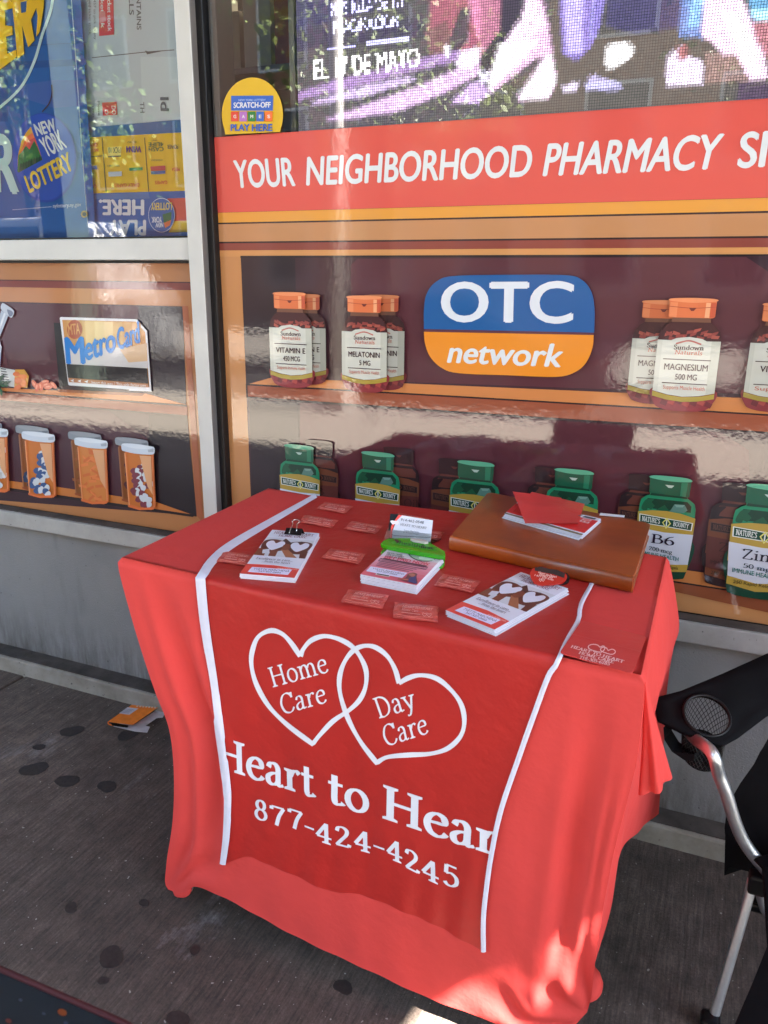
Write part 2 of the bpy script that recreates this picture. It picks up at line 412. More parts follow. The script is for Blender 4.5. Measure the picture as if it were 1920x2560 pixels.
# a drawn serif alphabet: strokes of a broad pen, in units of the cap height
def _arc(cx, cy, rx, ry, a0, a1, n=22):
    return ('p', [(cx+rx*math.cos(R_(a0+(a1-a0)*k/n)), cy+ry*math.sin(R_(a0+(a1-a0)*k/n))) for k in range(n+1)])
def _st(x, y0, y1, b=1, t=1): return ('stem', x, y0, y1, b, t)
def _ln(*p): return ('p', list(p))
def _cv(*p): return ('c', list(p))
GL = {
 'H': (.92, [_st(.19, 0, 1), _st(.73, 0, 1), _ln((.19, .52), (.73, .52))]),
 'C': (.80, [_cv((.70, .78), (.60, .93), (.42, .985), (.22, .86), (.11, .5), (.22, .14), (.44, .015), (.62, .07), (.73, .23)), _ln((.70, .98), (.70, .72))]),
 'D': (.86, [_st(.19, 0, 1), _cv((.12, .97), (.40, .97), (.64, .82), (.74, .5), (.64, .18), (.40, .03), (.12, .03))]),
 'E': (.70, [_st(.19, 0, 1), _ln((.12, .97), (.60, .97), (.62, .82)), _ln((.2, .52), (.5, .52)), _ln((.12, .03), (.63, .03), (.66, .2))]),
 'F': (.64, [_st(.19, 0, 1), _ln((.12, .97), (.60, .97), (.62, .82)), _ln((.2, .52), (.5, .52))]),
 'A': (.86, [_ln((.42, 1), (.12, .03)), _ln((.42, 1), (.72, .03)), _ln((.23, .36), (.62, .36)), ('serif', .12, 0), ('serif', .73, 0)]),
 'R': (.80, [_st(.19, 0, 1), _cv((.12, .97), (.42, .97), (.58, .85), (.56, .62), (.38, .52), (.2, .52)), _ln((.38, .52), (.72, .02))]),
 'T': (.72, [_st(.36, 0, .97, 1, 0), _ln((.04, .80), (.05, .97), (.67, .97), (.68, .80))]),
 'O': (.90, [_arc(.45, .5, .36, .485, 90, 450)]),
 'M': (1.06, [_ln((.18, 1), (.15, .02)), _ln((.2, 1), (.52, .06)), _ln((.52, .06), (.86, 1)), _st(.88, 0, 1), ('serif', .15, 0), ('serif', .13, 1)]),
 'B': (.74, [_st(.19, 0, 1), _cv((.12, .97), (.40, .97), (.55, .86), (.53, .63), (.36, .54), (.2, .54)), _cv((.36, .54), (.58, .48), (.66, .28), (.56, .08), (.38, .03), (.12, .03))]),
 'N': (.90, [_ln((.18, 1), (.18, .02)), _ln((.18, 1), (.72, .03)), _ln((.74, 1), (.74, .0)), ('serif', .18, 0), ('serif', .12, 1), ('serif', .74, 1)]),
 'U': (.86, [_cv((.17, 1), (.17, .5), (.22, .14), (.44, .02), (.66, .14), (.71, .5), (.71, 1)), ('serif', .17, 1), ('serif', .71, 1)]),
 'Y': (.78, [_ln((.1, 1), (.38, .5)), _ln((.68, 1), (.38, .5)), _st(.38, 0, .5, 1, 0), ('serif', .1, 1), ('serif', .68, 1)]),
 'S': (.62, [_cv((.50, .80), (.40, .96), (.24, .97), (.12, .84), (.16, .66), (.34, .52), (.50, .34), (.48, .12), (.32, .02), (.16, .06), (.08, .22))]),
 'Z': (.74, [_ln((.10, .80), (.10, .97), (.62, .97)), _ln((.60, .97), (.10, .03)), _ln((.10, .03), (.64, .03), (.66, .2))]),
 'V': (.80, [_ln((.1, 1), (.4, .02)), _ln((.4, .02), (.7, 1)), ('serif', .1, 1), ('serif', .7, 1)]),
 'P': (.70, [_st(.19, 0, 1), _cv((.12, .97), (.42, .97), (.58, .85), (.56, .60), (.38, .48), (.2, .48))]),
 'a': (.60, [_cv((.12, .52), (.18, .65), (.32, .67), (.41, .55), (.41, .3), (.41, .10), (.47, .03), (.57, .07)), _cv((.41, .40), (.24, .36), (.11, .24), (.12, .08), (.22, .02), (.34, .06), (.41, .16))]),
 'e': (.58, [_cv((.10, .38), (.30, .40), (.48, .42), (.46, .60), (.30, .665), (.15, .55), (.09, .33), (.16, .10), (.32, .015), (.46, .06), (.53, .15))]),
 'r': (.50, [_st(.17, 0, .66, 1, .5), _cv((.20, .46), (.27, .60), (.38, .65), (.47, .58))]),
 't': (.44, [_cv((.19, .90), (.19, .5), (.19, .14), (.25, .03), (.38, .06), (.42, .11)), _ln((.03, .635), (.40, .635))]),
 'o': (.64, [_arc(.32, .33, .235, .325, 90, 450)]),
 'm': (1.06, [_st(.17, 0, .66, 1, .5), _cv((.2, .48), (.29, .62), (.41, .65), (.5, .55), (.52, .3)), _st(.52, 0, .35, 1, 0), _cv((.55, .48), (.64, .62), (.76, .65), (.86, .55), (.88, .3)), _st(.88, 0, .35, 1, 0)]),
 'n': (.72, [_st(.17, 0, .66, 1, .5), _cv((.2, .48), (.29, .62), (.42, .65), (.52, .55), (.54, .3)), _st(.54, 0, .35, 1, 0)]),
 'h': (.72, [_st(.17, 0, 1.02, 1, .5), _cv((.2, .48), (.29, .62), (.42, .65), (.52, .55), (.54, .3)), _st(.54, 0, .35, 1, 0)]),
 'u': (.70, [_cv((.15, .65), (.15, .3), (.19, .1), (.3, .02), (.44, .09), (.52, .2)), _st(.53, 0, .66, .5, .5), ('serif', .13, .66)]),
 'd': (.68, [_cv((.48, .5), (.36, .65), (.2, .6), (.10, .35), (.17, .08), (.32, .02), (.46, .14)), _st(.50, 0, 1.02, .5, .5)]),
 'y': (.64, [_ln((.12, .64), (.33, .06)), _cv((.56, .64), (.44, .3), (.30, -.08), (.18, -.26), (.06, -.24)), ('serif', .12, .66), ('serif', .55, .66)]),
 'l': (.34, [_st(.17, 0, 1.02, 1, .5)]),
 'i': (.34, [_st(.17, 0, .66, 1, .5), _arc(.17, .88, .03, .03, 0, 360, 8)]),
 's': (.48, [_cv((.38, .52), (.30, .65), (.17, .64), (.10, .52), (.18, .40), (.33, .28), (.38, .13), (.28, .02), (.14, .03), (.07, .15))]),
 'w': (.92, [_ln((.1, .64), (.28, .03)), _ln((.28, .03), (.46, .62)), _ln((.46, .62), (.64, .03)), _ln((.64, .03), (.82, .64)), ('serif', .1, .66), ('serif', .82, .66)]),
 'c': (.56, [_cv((.48, .52), (.40, .64), (.28, .655), (.14, .54), (.09, .33), (.16, .09), (.32, .015), (.44, .06), (.51, .16))]),
 'g': (.62, [_arc(.28, .44, .17, .21, 90, 450), _cv((.2, .26), (.14, .14), (.3, .06), (.48, 0), (.46, -.18), (.28, -.26), (.1, -.2), (.12, -.06), (.24, .04)), _ln((.42, .58), (.56, .64))]),
 'f': (.42, [_st(.18, 0, .7, 1, 0), _cv((.18, .65), (.2, .9), (.32, 1.0), (.43, .92)), _ln((.04, .635), (.36, .635))]),
 'x': (.6, [_ln((.1, .64), (.5, .02)), _ln((.5, .64), (.1, .02)), ('serif', .1, 0), ('serif', .5, 0)]),
 'v': (.62, [_ln((.1, .64), (.31, .03)), _ln((.31, .03), (.52, .64)), ('serif', .1, .66), ('serif', .52, .66)]),
 '0': (.66, [_arc(.33, .5, .24, .48, 90, 450)]),
 '1': (.66, [_st(.33, 0, 1, 1, .5)]),
 '2': (.66, [_cv((.11, .74), (.17, .93), (.35, .97), (.49, .84), (.46, .62), (.28, .34), (.10, .06)), _ln((.08, .07), (.55, .07), (.59, .2))]),
 '3': (.66, [_cv((.12, .82), (.24, .97), (.44, .92), (.46, .68), (.28, .54)), _cv((.28, .54), (.52, .46), (.54, .16), (.34, .01), (.10, .1))]),
 '4': (.68, [_ln((.42, 1), (.42, .03)), _ln((.42, .98), (.06, .31)), _ln((.06, .30), (.62, .30)), ('serif', .42, 0)]),
 '5': (.66, [_ln((.55, .95), (.18, .95)), _ln((.18, .95), (.15, .55)), _cv((.15, .55), (.34, .62), (.53, .48), (.53, .2), (.36, .02), (.18, .03), (.10, .14))]),
 '6': (.66, [_cv((.52, .96), (.26, .8), (.12, .5), (.12, .2), (.3, .015), (.5, .14), (.52, .38), (.36, .55), (.16, .44))]),
 '7': (.66, [_ln((.08, .78), (.09, .94), (.58, .94)), _cv((.57, .94), (.38, .5), (.27, .0))]),
 '8': (.66, [_arc(.33, .745, .175, .225, 90, 450), _arc(.33, .27, .225, .255, 90, 450)]),
 '9': (.66, [_cv((.14, .04), (.40, .2), (.54, .5), (.54, .8), (.36, .985), (.16, .86), (.14, .62), (.3, .45), (.5, .56))]),
 '-': (.46, [('bar', .06, .40, .38)]),
 "'": (.26, [_ln((.13, 1.0), (.10, .76))]),
 '.': (.28, [_arc(.13, .06, .04, .04, 0, 360, 8)]),
 ',': (.28, [_ln((.14, .08), (.08, -.12))]),
 ' ': (.34, []),
}
def serif(s, thick=.15, thin=.05, ang=14):
    nx, ny = math.cos(R_(ang)), math.sin(R_(ang))
    out = []; x = 0
    def strip(pts, lay):
        P = [Vector((p[0], p[1])) for p in pts]; L = []
        closed = (P[0]-P[-1]).length < 1e-6
        n = len(P)
        for i in range(n):
            if closed: d = P[(i+1) % (n-1)]-P[(i-1) % (n-1)]
            else: d = P[min(i+1, n-1)]-P[max(i-1, 0)]
            d = d.normalized() if d.length > 1e-9 else Vector((1, 0))
            q = Vector((-d.y, d.x)); w = (thin+(thick-thin)*abs(q.x*nx+q.y*ny))/2
            L.append((P[i]+q*w, P[i]-q*w))
        for i in range(n-1):
            out.append(([tuple(L[i][0]), tuple(L[i][1]), tuple(L[i+1][1]), tuple(L[i+1][0])], lay))
    def ser(cx, y, side=1.0, hw=None, only_left=False):
        h = thin*.95; hw = hw or thick/2+.085
        y0, y1 = (0, h) if y == 0 else (y-h, y)
        k = thick/2; b = .035 if y == 0 else -.035
        xr = cx+k if only_left else cx+hw
        ym = (y1, y1+b) if y == 0 else (y0, y0+b)
        ye = y0 if y == 0 else y1
        pts = [(cx-hw, ye), (xr, ye), (xr, ym[0]), (cx+k, ym[1]), (cx-k, ym[1]), (cx-hw, ym[0])]
        out.append(([(p[0], p[1]) for p in pts], lay_n[0])); lay_n[0] += 1
    lay_n = [0]
    for ch in s:
        adv, st = GL.get(ch, GL['o'])
        i0 = len(out)
        for q in st:
            lay_n[0] = (lay_n[0]+1) % 9
            if q[0] == 'p': 
                pts = []
                for a, b in zip(q[1][:-1], q[1][1:]):
                    if math.hypot(b[0]-a[0], b[1]-a[1]) > .25:
                        pts += [(a[0]+(b[0]-a[0])*k/4, a[1]+(b[1]-a[1])*k/4) for k in range(4)]
                    else: pts.append(a)
                pts.append(q[1][-1])
                # corners of a polyline become separate strokes
                seg = [pts[0]]
                for k in range(1, len(pts)):
                    seg.append(pts[k])
                    if k < len(pts)-1 and len(q[1]) < 8:
                        a = Vector((pts[k][0]-pts[k-1][0], pts[k][1]-pts[k-1][1])); b = Vector((pts[k+1][0]-pts[k][0], pts[k+1][1]-pts[k][1]))
                        if a.normalized().dot(b.normalized()) < .8:
                            strip(seg, lay_n[0]); lay_n[0] += 1; seg = [pts[k]]
                strip(seg, lay_n[0])
            elif q[0] == 'c': strip([(p.x, p.y) for p in catmull([(a, b, 0) for a, b in q[1]], 5)], lay_n[0])
            elif q[0] == 'stem':
                _, sx, y0, y1, b, t = q
                k = thick/2
                for j in range(4):
                    ya, yb = y0+(y1-y0)*j/4, y0+(y1-y0)*(j+1)/4
                    out.append(([(sx-k, ya), (sx+k, ya), (sx+k, yb), (sx-k, yb)], lay_n[0]))
                lay_n[0] += 1
                if b: ser(sx, 0, hw=None if b == 1 else thick/2+.05)
                if t: ser(sx, y1, only_left=(t == .5))
            elif q[0] == 'serif': ser(q[1], 1.0 if q[2] == 1 else q[2])
            elif q[0] == 'bar':
                out.append(([(q[1], q[3]-.045), (q[2], q[3]-.045), (q[2], q[3]+.045), (q[1], q[3]+.045)], lay_n[0]))
        for k in range(i0, len(out)):
            out[k] = ([(p[0]+x, p[1]) for p in out[k][0]], out[k][1])
        x += adv
    x0 = min(p[0] for q in out for p in q[0]); x1 = max(p[0] for q in out for p in q[0])
    return [([(p[0]-x0, p[1]) for p in q[0]], q[1]) for q in out], x1-x0, True

class Print:
    """coloured flat shapes, each laid a hair above the last"""
    def __init__(s, proj, nrm, base=0.0004, step=.00012):
        s.P, s.n, s.h, s.step = proj, Vector(nrm).normalized(), base, step
        s.v, s.f, s.c = [], [], []
    def up(s): s.h += s.step
    def raw(s, pts3, col, h=None):
        o = s.n*(s.h if h is None else h); b = len(s.v)
        s.v += [Vector(p)+o for p in pts3]; s.f.append(tuple(range(b, b+len(pts3)))); s.c.append(col)
    def poly(s, pts, col):
        s.up(); s.raw([s.P(*p) for p in pts], col); return s
    def blob(s, pts, col, n=5):
        return s.poly([(p.x, p.y) for p in catmull([(a, b, 0) for a, b in pts], n, True)], col)
    def ell(s, cx, cy, rx, ry, col, n=28, rot=0, a0=0, a1=360):
        c, q = math.cos(R_(rot)), math.sin(R_(rot)); pts = []
        m = n if a1-a0 >= 360 else n+1
        for k in range(m):
            t = R_(a0+(a1-a0)*k/n); x, y = rx*math.cos(t), ry*math.sin(t)
            pts.append((cx+x*c-y*q, cy+x*q+y*c))
        return s.poly(pts, col)
    def line(s, pts, w, col, smooth=False, closed=False):
        P = [Vector((a, b)) for a, b in pts]
        if smooth: P = [Vector((p.x, p.y)) for p in catmull([(a, b, 0) for a, b in pts], 6, closed)]
        if closed: P.append(P[0])
        s.up(); n = len(P); L = []
        for i in range(n):
            d = P[min(i+1, n-1)]-P[max(i-1, 0)]
            if closed and i in (0, n-1): d = P[1]-P[n-2]
            d.normalize(); q = Vector((-d.y, d.x))*w/2
            L.append((s.P(*(P[i]+q)), s.P(*(P[i]-q))))
        for i in range(n-1): s.raw([L[i][0], L[i][1], L[i+1][1], L[i+1][0]], col)
        return s
    def text(s, st, bl, br, tl, col, font='sans', bold=0.0, thick=.13, thin=.05):
        polys, w, layered = sans(st, bold) if font == 'sans' else serif(st, thick, thin)
        o, ax, ay = s.P(*bl), s.P(*br), s.P(*tl)
        ax = (ax-o)/w; ay = ay-o; s.up()
        for q in polys:
            pts, k = (q if layered else (q, 0))
            s.raw([o+ax*p[0]+ay*p[1] for p in pts], col, s.h+k*s.step*.1)
        s.up(); return s
    def rrect(s, q, r, col, n=6):
        """rounded quad: q four corner points in order, r fraction of the sides (four values or one)"""
        rs = r if hasattr(r, '__len__') else (r,)*4
        V = [Vector(p) for p in q]; pts = []
        for i in range(4):
            p, a, b = V[i], V[i-1], V[(i+1) % 4]
            e0 = p+(a-p)*rs[i]; e1 = p+(b-p)*rs[i]
            for k in range(n+1):
                t = k/n
                c = (1-t)**2*e0+2*t*(1-t)*p+t*t*e1
                # fuller than a parabola
                c2 = e0+(e1-e0)*t
                pts.append(tuple(c+(c-c2)*.17))
        return s.poly(pts, col)
    def build(s, name, mat, parent=None):
        return mesh(name, s.v, s.f, mat, parent, s.c)
NW = (0, -1, 0)

# ================================================================== ground
walk = empty('sidewalk', (0, 0, 0)); tag(walk, kind='structure')
XJ = (-8.46, -5.41, -2.36, .69, 3.74, 6.8)
YJ = (2.6, -.45, -4.4)
for i in range(len(XJ)-1):
    for j in range(len(YJ)-1):
        box('pavement_slab', (XJ[i]+.004, YJ[j+1]+.004, -.12), (XJ[i+1]-.004, YJ[j]-.004, 0), M['pavement'], walk, .006)
gum_px = [(180, 1828, 26, 0), (85, 1923, 30, 0), (168, 1953, 27, 1), (268, 1966, 24, 2), (278, 2393, 30, 3), (258, 2452, 12, 1), (360, 2258, 12, 2), (488, 2375, 14, 4), (858, 2468, 22, 2), (445, 2552, 26, 2), (320, 1837, 26, 5), (98, 1868, 14, 1), (178, 2270, 16, 3)]
for gx, gy, gr, sd in gum_px:
    rn = random.Random(sd+gx); c = onz(gx, gy, 0); d = (c-CAM).length
    rad = gr*d/FPX*.88
    top = []
    for k in range(26):
        t = 2*math.pi*k/26; r = rad*(1+.05*rn.uniform(-1, 1)+.16*math.sin(2*t+sd)+.06*math.sin(3*t+gx))
        top.append(c+Vector((math.cos(t)*r*1.0, math.sin(t)*r, .0012)))
    prism('gum_spot', top, (0, 0, -.004), M['gum'], walk)
ground = box('ground', (-90, -120, -.6), (90, 30, -.22), M['asphalt'], None, 0); tag(ground, kind='structure')
road = box('road', (-60, -8.2, -.215), (60, -4.56, -.125), M['asphalt'], None, 0); tag(road, kind='structure')
far = box('far_sidewalk', (-60, -19.0, -.215), (60, -8.21, -.01), plain('pale_concrete', (.22, .2, .175, 1), .85, nz=(2, .2)), None, 0); tag(far, kind='structure')
curb = box('curb', (-40, -4.555, -.215), (40, -4.405, 0.0), plain('granite_curb', (.3, .29, .27, 1), .7, nz=(20, .2)), None, .01); tag(curb, kind='structure')

# ================================================================== storefront
shop = empty('storefront', (-1.5, YW, 0))
tag(shop, 'pharmacy storefront with pale aluminium frames, grey stucco base and glass', 'storefront')
XL, XR = -4.2, 1.6
box('base_wall', (XL, 2.055, -.1), (XR, 2.25, .60), M['stucco'], shop, 0)
# low kerb along the wall foot
LY = 1.975
box('base_kerb', (XL, LY, -.1), (XR, 2.054, .062), M['kerb'], shop, .008)
box('base_kerb_grime', (XL, LY+.010, .0625), (XR, 2.0545, .066), M['ledge_top'], shop, .001)
# sill under the panels
zs1 = ony(0, 1269, 1.985).z; zs0 = ony(0, 1320, 1.985).z
SILL_T, SILL_B = .668, .612
box('sill', (XL, 1.985, SILL_B), (XR, 2.26, SILL_T), M['ledge'], shop, .003)
box('sill_grime', (XL, 1.995, SILL_T+.0005), (XR, 2.037, SILL_T+.004), M['ledge_top'], shop, .001)
# mullion between the bays: front face, dark return, rubber gasket
YM = 1.985
mx0 = ony(433, 0, YM).x; mx1 = ony(472.6, 0, YM).x
mul = box('mullion', (mx0, YM, SILL_T+.0045), (mx1-.002, 2.15, 3.3), M['alu'], shop, .002)
gx = W(518, 0).x
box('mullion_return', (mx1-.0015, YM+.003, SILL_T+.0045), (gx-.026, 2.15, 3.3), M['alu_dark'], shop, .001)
box('gasket', (gx-.0255, YM+.028, SILL_T+.0045), (gx, 2.15, 3.3), M['gasket'], shop, .003)
# rail under the left window
zr1, zr0 = W(0, 602).z, W(0, 651).z
box('window_rail', (XL, 2.0, zr0), (mx0-.0005, 2.12, zr1), M['alu'], shop, .002)
box('gasket', (XL, 2.03, zr0-.008), (mx0-.0005, 2.12, zr0-.0005), M['gasket'], shop, .001)
box('gasket', (XL, 2.012, zr1+.0005), (mx0-.0005, 2.12, zr1+.006), M['gasket'], shop, .001)
def pane(x0, x1, z0, z1, y):
    return mesh('window_pane', [(x0, y, z0), (x1, y, z0), (x1, y, z1), (x0, y, z1)], [(0, 1, 2, 3)], M['glass'], shop)
# backing boards behind the printed film
box('panel_backing', (XL, 2.042, SILL_T+.001), (mx0-.001, 2.14, zr0-.009), M['black'], shop, 0)
ZB1, ZB0 = 1.8755, 1.676
box('panel_backing', (gx+.0005, 2.042, SILL_T+.001), (XR, 2.14, ZB1), M['black'], shop, 0)
pane(XL, mx0-.0005, zr1+.0065, 3.25, 2.036)
pane(gx+.0005, XR, ZB1+.0005, 3.25, 2.034)
box('window_frame', (gx+.0005, 2.04, ZB1+.0005), (W(548, 200).x, 2.12, 3.2), plain('grey_window_frame', (.15, .15, .15, 1), .45), shop, .002)
box('sign_fascia', (XL, 1.9, 3.3), (XR, 2.4, 4.3), plain('fascia_panel', (.3, .05, .04, 1), .5), shop, .01)
box('upper_wall', (-12, 2.1, 4.31), (9, 2.6, 9.5), plain('tan_brick', (.33, .24, .18, 1), .8, nz=(6, .2)), shop, 0)
box('side_wall', (-12, 2.06, -.1), (XL-.01, 2.5, 4.3), plain('tan_brick_wall', (.33, .24, .18, 1), .8, nz=(6, .2)), shop, 0)
box('side_wall', (XR+.01, 2.06, -.1), (9, 2.5, 4.3), M['stucco'], shop, 0)

# ------------------------------------------------------------------ shop interior seen in the gap beside the screen
room = empty('shop_interior', (-1.5, 4.5, 0)); tag(room, kind='structure')
mi = plain('interior_wall', (.30, .27, .22, 1), .8, nz=(2, .1))
box('back_wall', (XL, 6.5, -.1), (XR, 6.6, 2.999), mi, room, 0)
box('partition', (XL-.1, 2.6, -.1), (XL, 6.499, 2.999), mi, room, 0)
box('partition', (XR, 2.6, -.1), (XR+.1, 6.499, 2.999), mi, room, 0)
box('interior_ceiling', (XL, 2.3, 3.0), (XR, 6.6, 3.1), plain('ceiling_tile', (.24, .20, .17, 1), .9, nz=(5, .15)), room, 0)
box('interior_floor', (XL, 2.26, -.1), (XR, 6.5, -.01), plain('vinyl_floor', (.25, .24, .22, 1), .3), room, 0)
for i, (x, y) in enumerate(((-2.6, 3.3), (-2.6, 4.8), (-1.6, 3.6), (-1.55, 5.2), (-.4, 4.2), (.8, 3.6), (-3.6, 4.2), (.7, 5.4))):
    box('ceiling_light', (x-.3, y-.15, 2.975), (x+.3, y+.15, 2.999), M['troffer'], room, .004)
for y in (3.0, 4.4, 5.8):
    box('ceiling_beam', (XL+.01, y, 2.80), (XR-.01, y+.16, 2.97), plain('beam_paint', (.2, .185, .16, 1), .7), room, .005)
for q, c in enumerate(((.4, .36, .28, 1), (.12, .2, .12, 1), (.35, .1, .06, 1), (.45, .44, .4, 1))): M['carton%d' % q] = plain('carton_%d' % q, c, .6)
for i, y in enumerate((3.4, 4.6, 5.9)):
    s = empty('stock_shelf', (-2.2, y, 0)); tag(s, ('nearest', 'middle', 'farthest')[i]+' grey stock shelf in the dim shop behind the window', 'shelf', 'stock shelves in the shop')
    box('shelf_back', (-3.0, y, 0), (.9, y+.04, 2.35), mi, s, .004)
    for k in range(5):
        box('shelf_board', (-3.0, y-.3, .3+.5*k), (.9, y-.001, .325+.5*k), M['alu_dark'], s, .003)
        x = -2.95
        while x < .8:
            w = random.uniform(.08, .16); h = random.uniform(.16, .36)
            if random.random() < .85:
                box('carton', (x, y-.26, .3255+.5*k), (x+w, y-.06, .325+.5*k+h), M['carton%d' % random.randint(0, 3)], s, 0)
            x += w+.02

# ------------------------------------------------------------------ LED screen
screen = empty('led_screen', (-.3, 2.07, ZB1)); tag(screen, 'lit LED display with Spanish lettering and striped picture above red banner', 'screen')
YL = 2.085
sx0 = ony(741, 100, YL).x
box('screen_cabinet', (sx0-.004, YL+.003, ZB1-.05), (XR-.05, YL+.06, 3.1), M['black'], screen, .003)
box('screen_edge', (sx0-.022, YL-.004, ZB1-.05), (sx0-.0045, YL+.06, 3.1), plain('grey_cabinet_edge', (.19, .2, .2, 1), .4), screen, .002)
def led_text(put, Bq):
    def txt(s, bl, br, tl, col, bold=.03):
        polys, w, _ = sans(s, bold); bl, br, tl = np.array(B(*bl)), np.array(B(*br)), np.array(B(*tl))
        for q in polys: put([tuple(bl+(br-bl)*p[0]/w+(tl-bl)*p[1]) for p in (q[0] if _ else q)], col)
    txt('M\u00c1S ALL\u00c1 DE TU', (752, 90), (1170, 45), (745, 15), (205, 200, 255))
    txt('IMAGINACI\u00d3N', (770, 195), (1150, 155), (765, 125), (200, 200, 250))
    put(Bq([(730, 280), (900, 255), (900, 268), (730, 295)]), (165, 160, 225))
    put(Bq([(960, 235), (1200, 215), (1200, 235), (960, 262)]), (190, 185, 240))
    txt('EL 17 DE MAYO', (655, 460), (1268, 385), (650, 350), (255, 255, 255), .05)
def led_image(U, V, picture=True, c0=None):
    """colours of the running picture sampled at the photograph's points (U, V)"""
    N = len(U); c = np.zeros((N, 3)) if c0 is None else c0.copy()
    def put(poly, col, a=1.0):
        P = np.array(poly, float); ins = np.zeros(N, bool); n = len(P)
        for i in range(n):
            x1, y1 = P[i]; x2, y2 = P[(i+1) % n]
            k = ((y1 > V) != (y2 > V)) & (U < (x2-x1)*(V-y1)/((y2-y1) if y2 != y1 else 1e-9)+x1)
            ins ^= k
        c[ins] = c[ins]*(1-a)+np.array([lin(t) for t in col])*a
    Bq = lambda pts: [B(*p) for p in pts]
    Cq = lambda pts: [C(*p) for p in pts]
    if not picture:
        led_text(put, Bq); return c
    put([(600, -700), (2600, -700), (2600, 400), (600, 400)], (74, 68, 78))
    put(Bq([(540, -300), (1000, -300), (1000, 60), (540, 190)]), (58, 52, 92))
    put(Bq([(540, 180), (1300, 100), (1300, 210), (540, 300)]), (60, 50, 80))
    # rose dress and drapery
    put(Bq([(1280, -900), (1659, -900), (1659, 260), (1480, 330), (1300, 210), (1330, 90)]), (150, 70, 95))
    put(Bq([(1540, -900), (1900, -900), (1800, 150), (1600, 230), (1560, 60)]), (215, 115, 160))
    put(Bq([(1300, 180), (1420, 120), (1480, 330), (1330, 340)]), (120, 75, 85))
    put(Bq([(1500, 40), (1560, 60), (1540, 240), (1450, 330), (1420, 300)]), (70, 60, 75))
    # pale stripes of the crossing
    for q, col in (([(560, 535), (760, 470), (1000, 410), (1300, 330), (1500, 290), (1560, 330), (1250, 410), (900, 500), (560, 580)], (150, 110, 175)),
                   ([(640, 590), (900, 510), (1200, 440), (1250, 460), (940, 560), (640, 605)], (190, 160, 215)),
                   ([(700, 700), (1000, 590), (1300, 480), (1480, 400), (1659, 330), (1659, 400), (1400, 540), (1150, 640), (830, 690)], (205, 160, 215)),
                   ([(1440, 600), (1560, 480), (1620, 470), (1659, 520), (1659, 590)], (190, 150, 215)),
                   ([(1500, 300), (1659, 260), (1659, 330), (1530, 400), (1470, 380)], (235, 215, 245)),
                   ([(1410, 270), (1440, 260), (1440, 330), (1415, 330)], (240, 230, 255)),
                   ([(1600, 400), (1659, 380), (1659, 470), (1620, 480)], (220, 205, 250))):
        put(Bq(q), col)
    # right half: white trousers, legs, shoes, grass
    put(Cq([(380, -900), (2000, -900), (2000, 560), (0, 680), (0, 580), (420, 330)]), (82, 76, 70))
    put(Cq([(0, -900), (280, -900), (200, 60), (0, 330)]), (170, 95, 125))
    put(Cq([(150, -900), (290, -900), (230, 110), (60, 400), (0, 440), (0, 330), (110, 190)]), (55, 45, 62))
    put(Cq([(290, -100), (340, -100), (400, 180), (415, 300), (440, 470), (400, 570), (210, 575), (370, 330), (330, 330), (60, 540), (50, 470), (120, 280), (240, 110)]), (222, 170, 215))
    put(Cq([(270, 0), (330, 0), (380, 140), (250, 250), (140, 240), (240, 110)]), (240, 205, 235))
    put(Cq([(120, 250), (340, 230), (230, 360), (50, 520), (60, 420)]), (252, 240, 255))
    put(Cq([(380, 330), (410, 310), (440, 470), (390, 568), (215, 572)]), (252, 235, 255))
    put(Cq([(470, -900), (830, -900), (700, 130), (640, 270), (560, 350), (480, 310), (465, 100)]), (120, 100, 190))
    put(Cq([(480, -100), (600, -100), (590, 300), (500, 310)]), (165, 150, 235))
    put(Cq([(830, -900), (1220, -900), (1190, 150), (900, 200), (720, 150)]), (62, 55, 95))
    put(Cq([(1190, -900), (1330, -900), (1290, 220), (1150, 210)]), (90, 120, 190))
    put(Cq([(1230, -100), (1310, -100), (1260, 150), (1190, 160)]), (110, 170, 235))
    put(Cq([(1310, -100), (1480, -100), (1560, 110), (1659, 400), (1659, 460), (1550, 460), (1480, 380), (1280, 200)]), (242, 200, 238))
    put(Cq([(1380, 60), (1490, 80), (1600, 300), (1600, 440), (1520, 360), (1440, 180)]), (255, 248, 255))
    put(Cq([(1490, -900), (2000, -900), (2000, 130), (1620, 200), (1560, 110)]), (70, 140, 190))
    put(Cq([(1560, 60), (2000, 20), (2000, 110), (1600, 130)]), (150, 215, 240))
    put(Cq([(1560, 120), (2000, 130), (2000, 420), (1659, 340), (1600, 250)]), (165, 95, 110))
    put(Cq([(740, 260), (840, 240), (890, 280), (870, 330), (800, 380), (730, 395), (720, 340)]), (252, 250, 255))
    put(Cq([(1080, 330), (1150, 260), (1210, 330), (1280, 350), (1285, 490), (1075, 495)]), (225, 205, 240))
    put(Cq([(1130, 280), (1190, 250), (1200, 340), (1150, 350)]), (150, 85, 90))
    put(Cq([(600, 520), (640, 430), (810, 480), (810, 520)]), (170, 160, 215))
    put(Cq([(480, 500), (560, 470), (570, 520), (480, 530)]), (215, 200, 240))
    put(Cq([(1500, 470), (2000, 480), (2000, 590), (1480, 590)]), (75, 55, 80))
    put(Cq([(1300, 300), (1480, 320), (1560, 470), (1300, 480)]), (135, 105, 100))
    return c
PITCH_LED = .0060
nx_ = int((XR-.1-sx0)/PITCH_LED); nz_ = int((2.62-ZB1)/PITCH_LED)
gx_, gz_ = np.meshgrid(np.arange(nx_)*PITCH_LED+sx0+.004, np.arange(nz_)*PITCH_LED+ZB1+.003)
gx_, gz_ = gx_.ravel(), gz_.ravel()
d_ = np.stack([gx_, np.full_like(gx_, YL), gz_-1.5], 1)
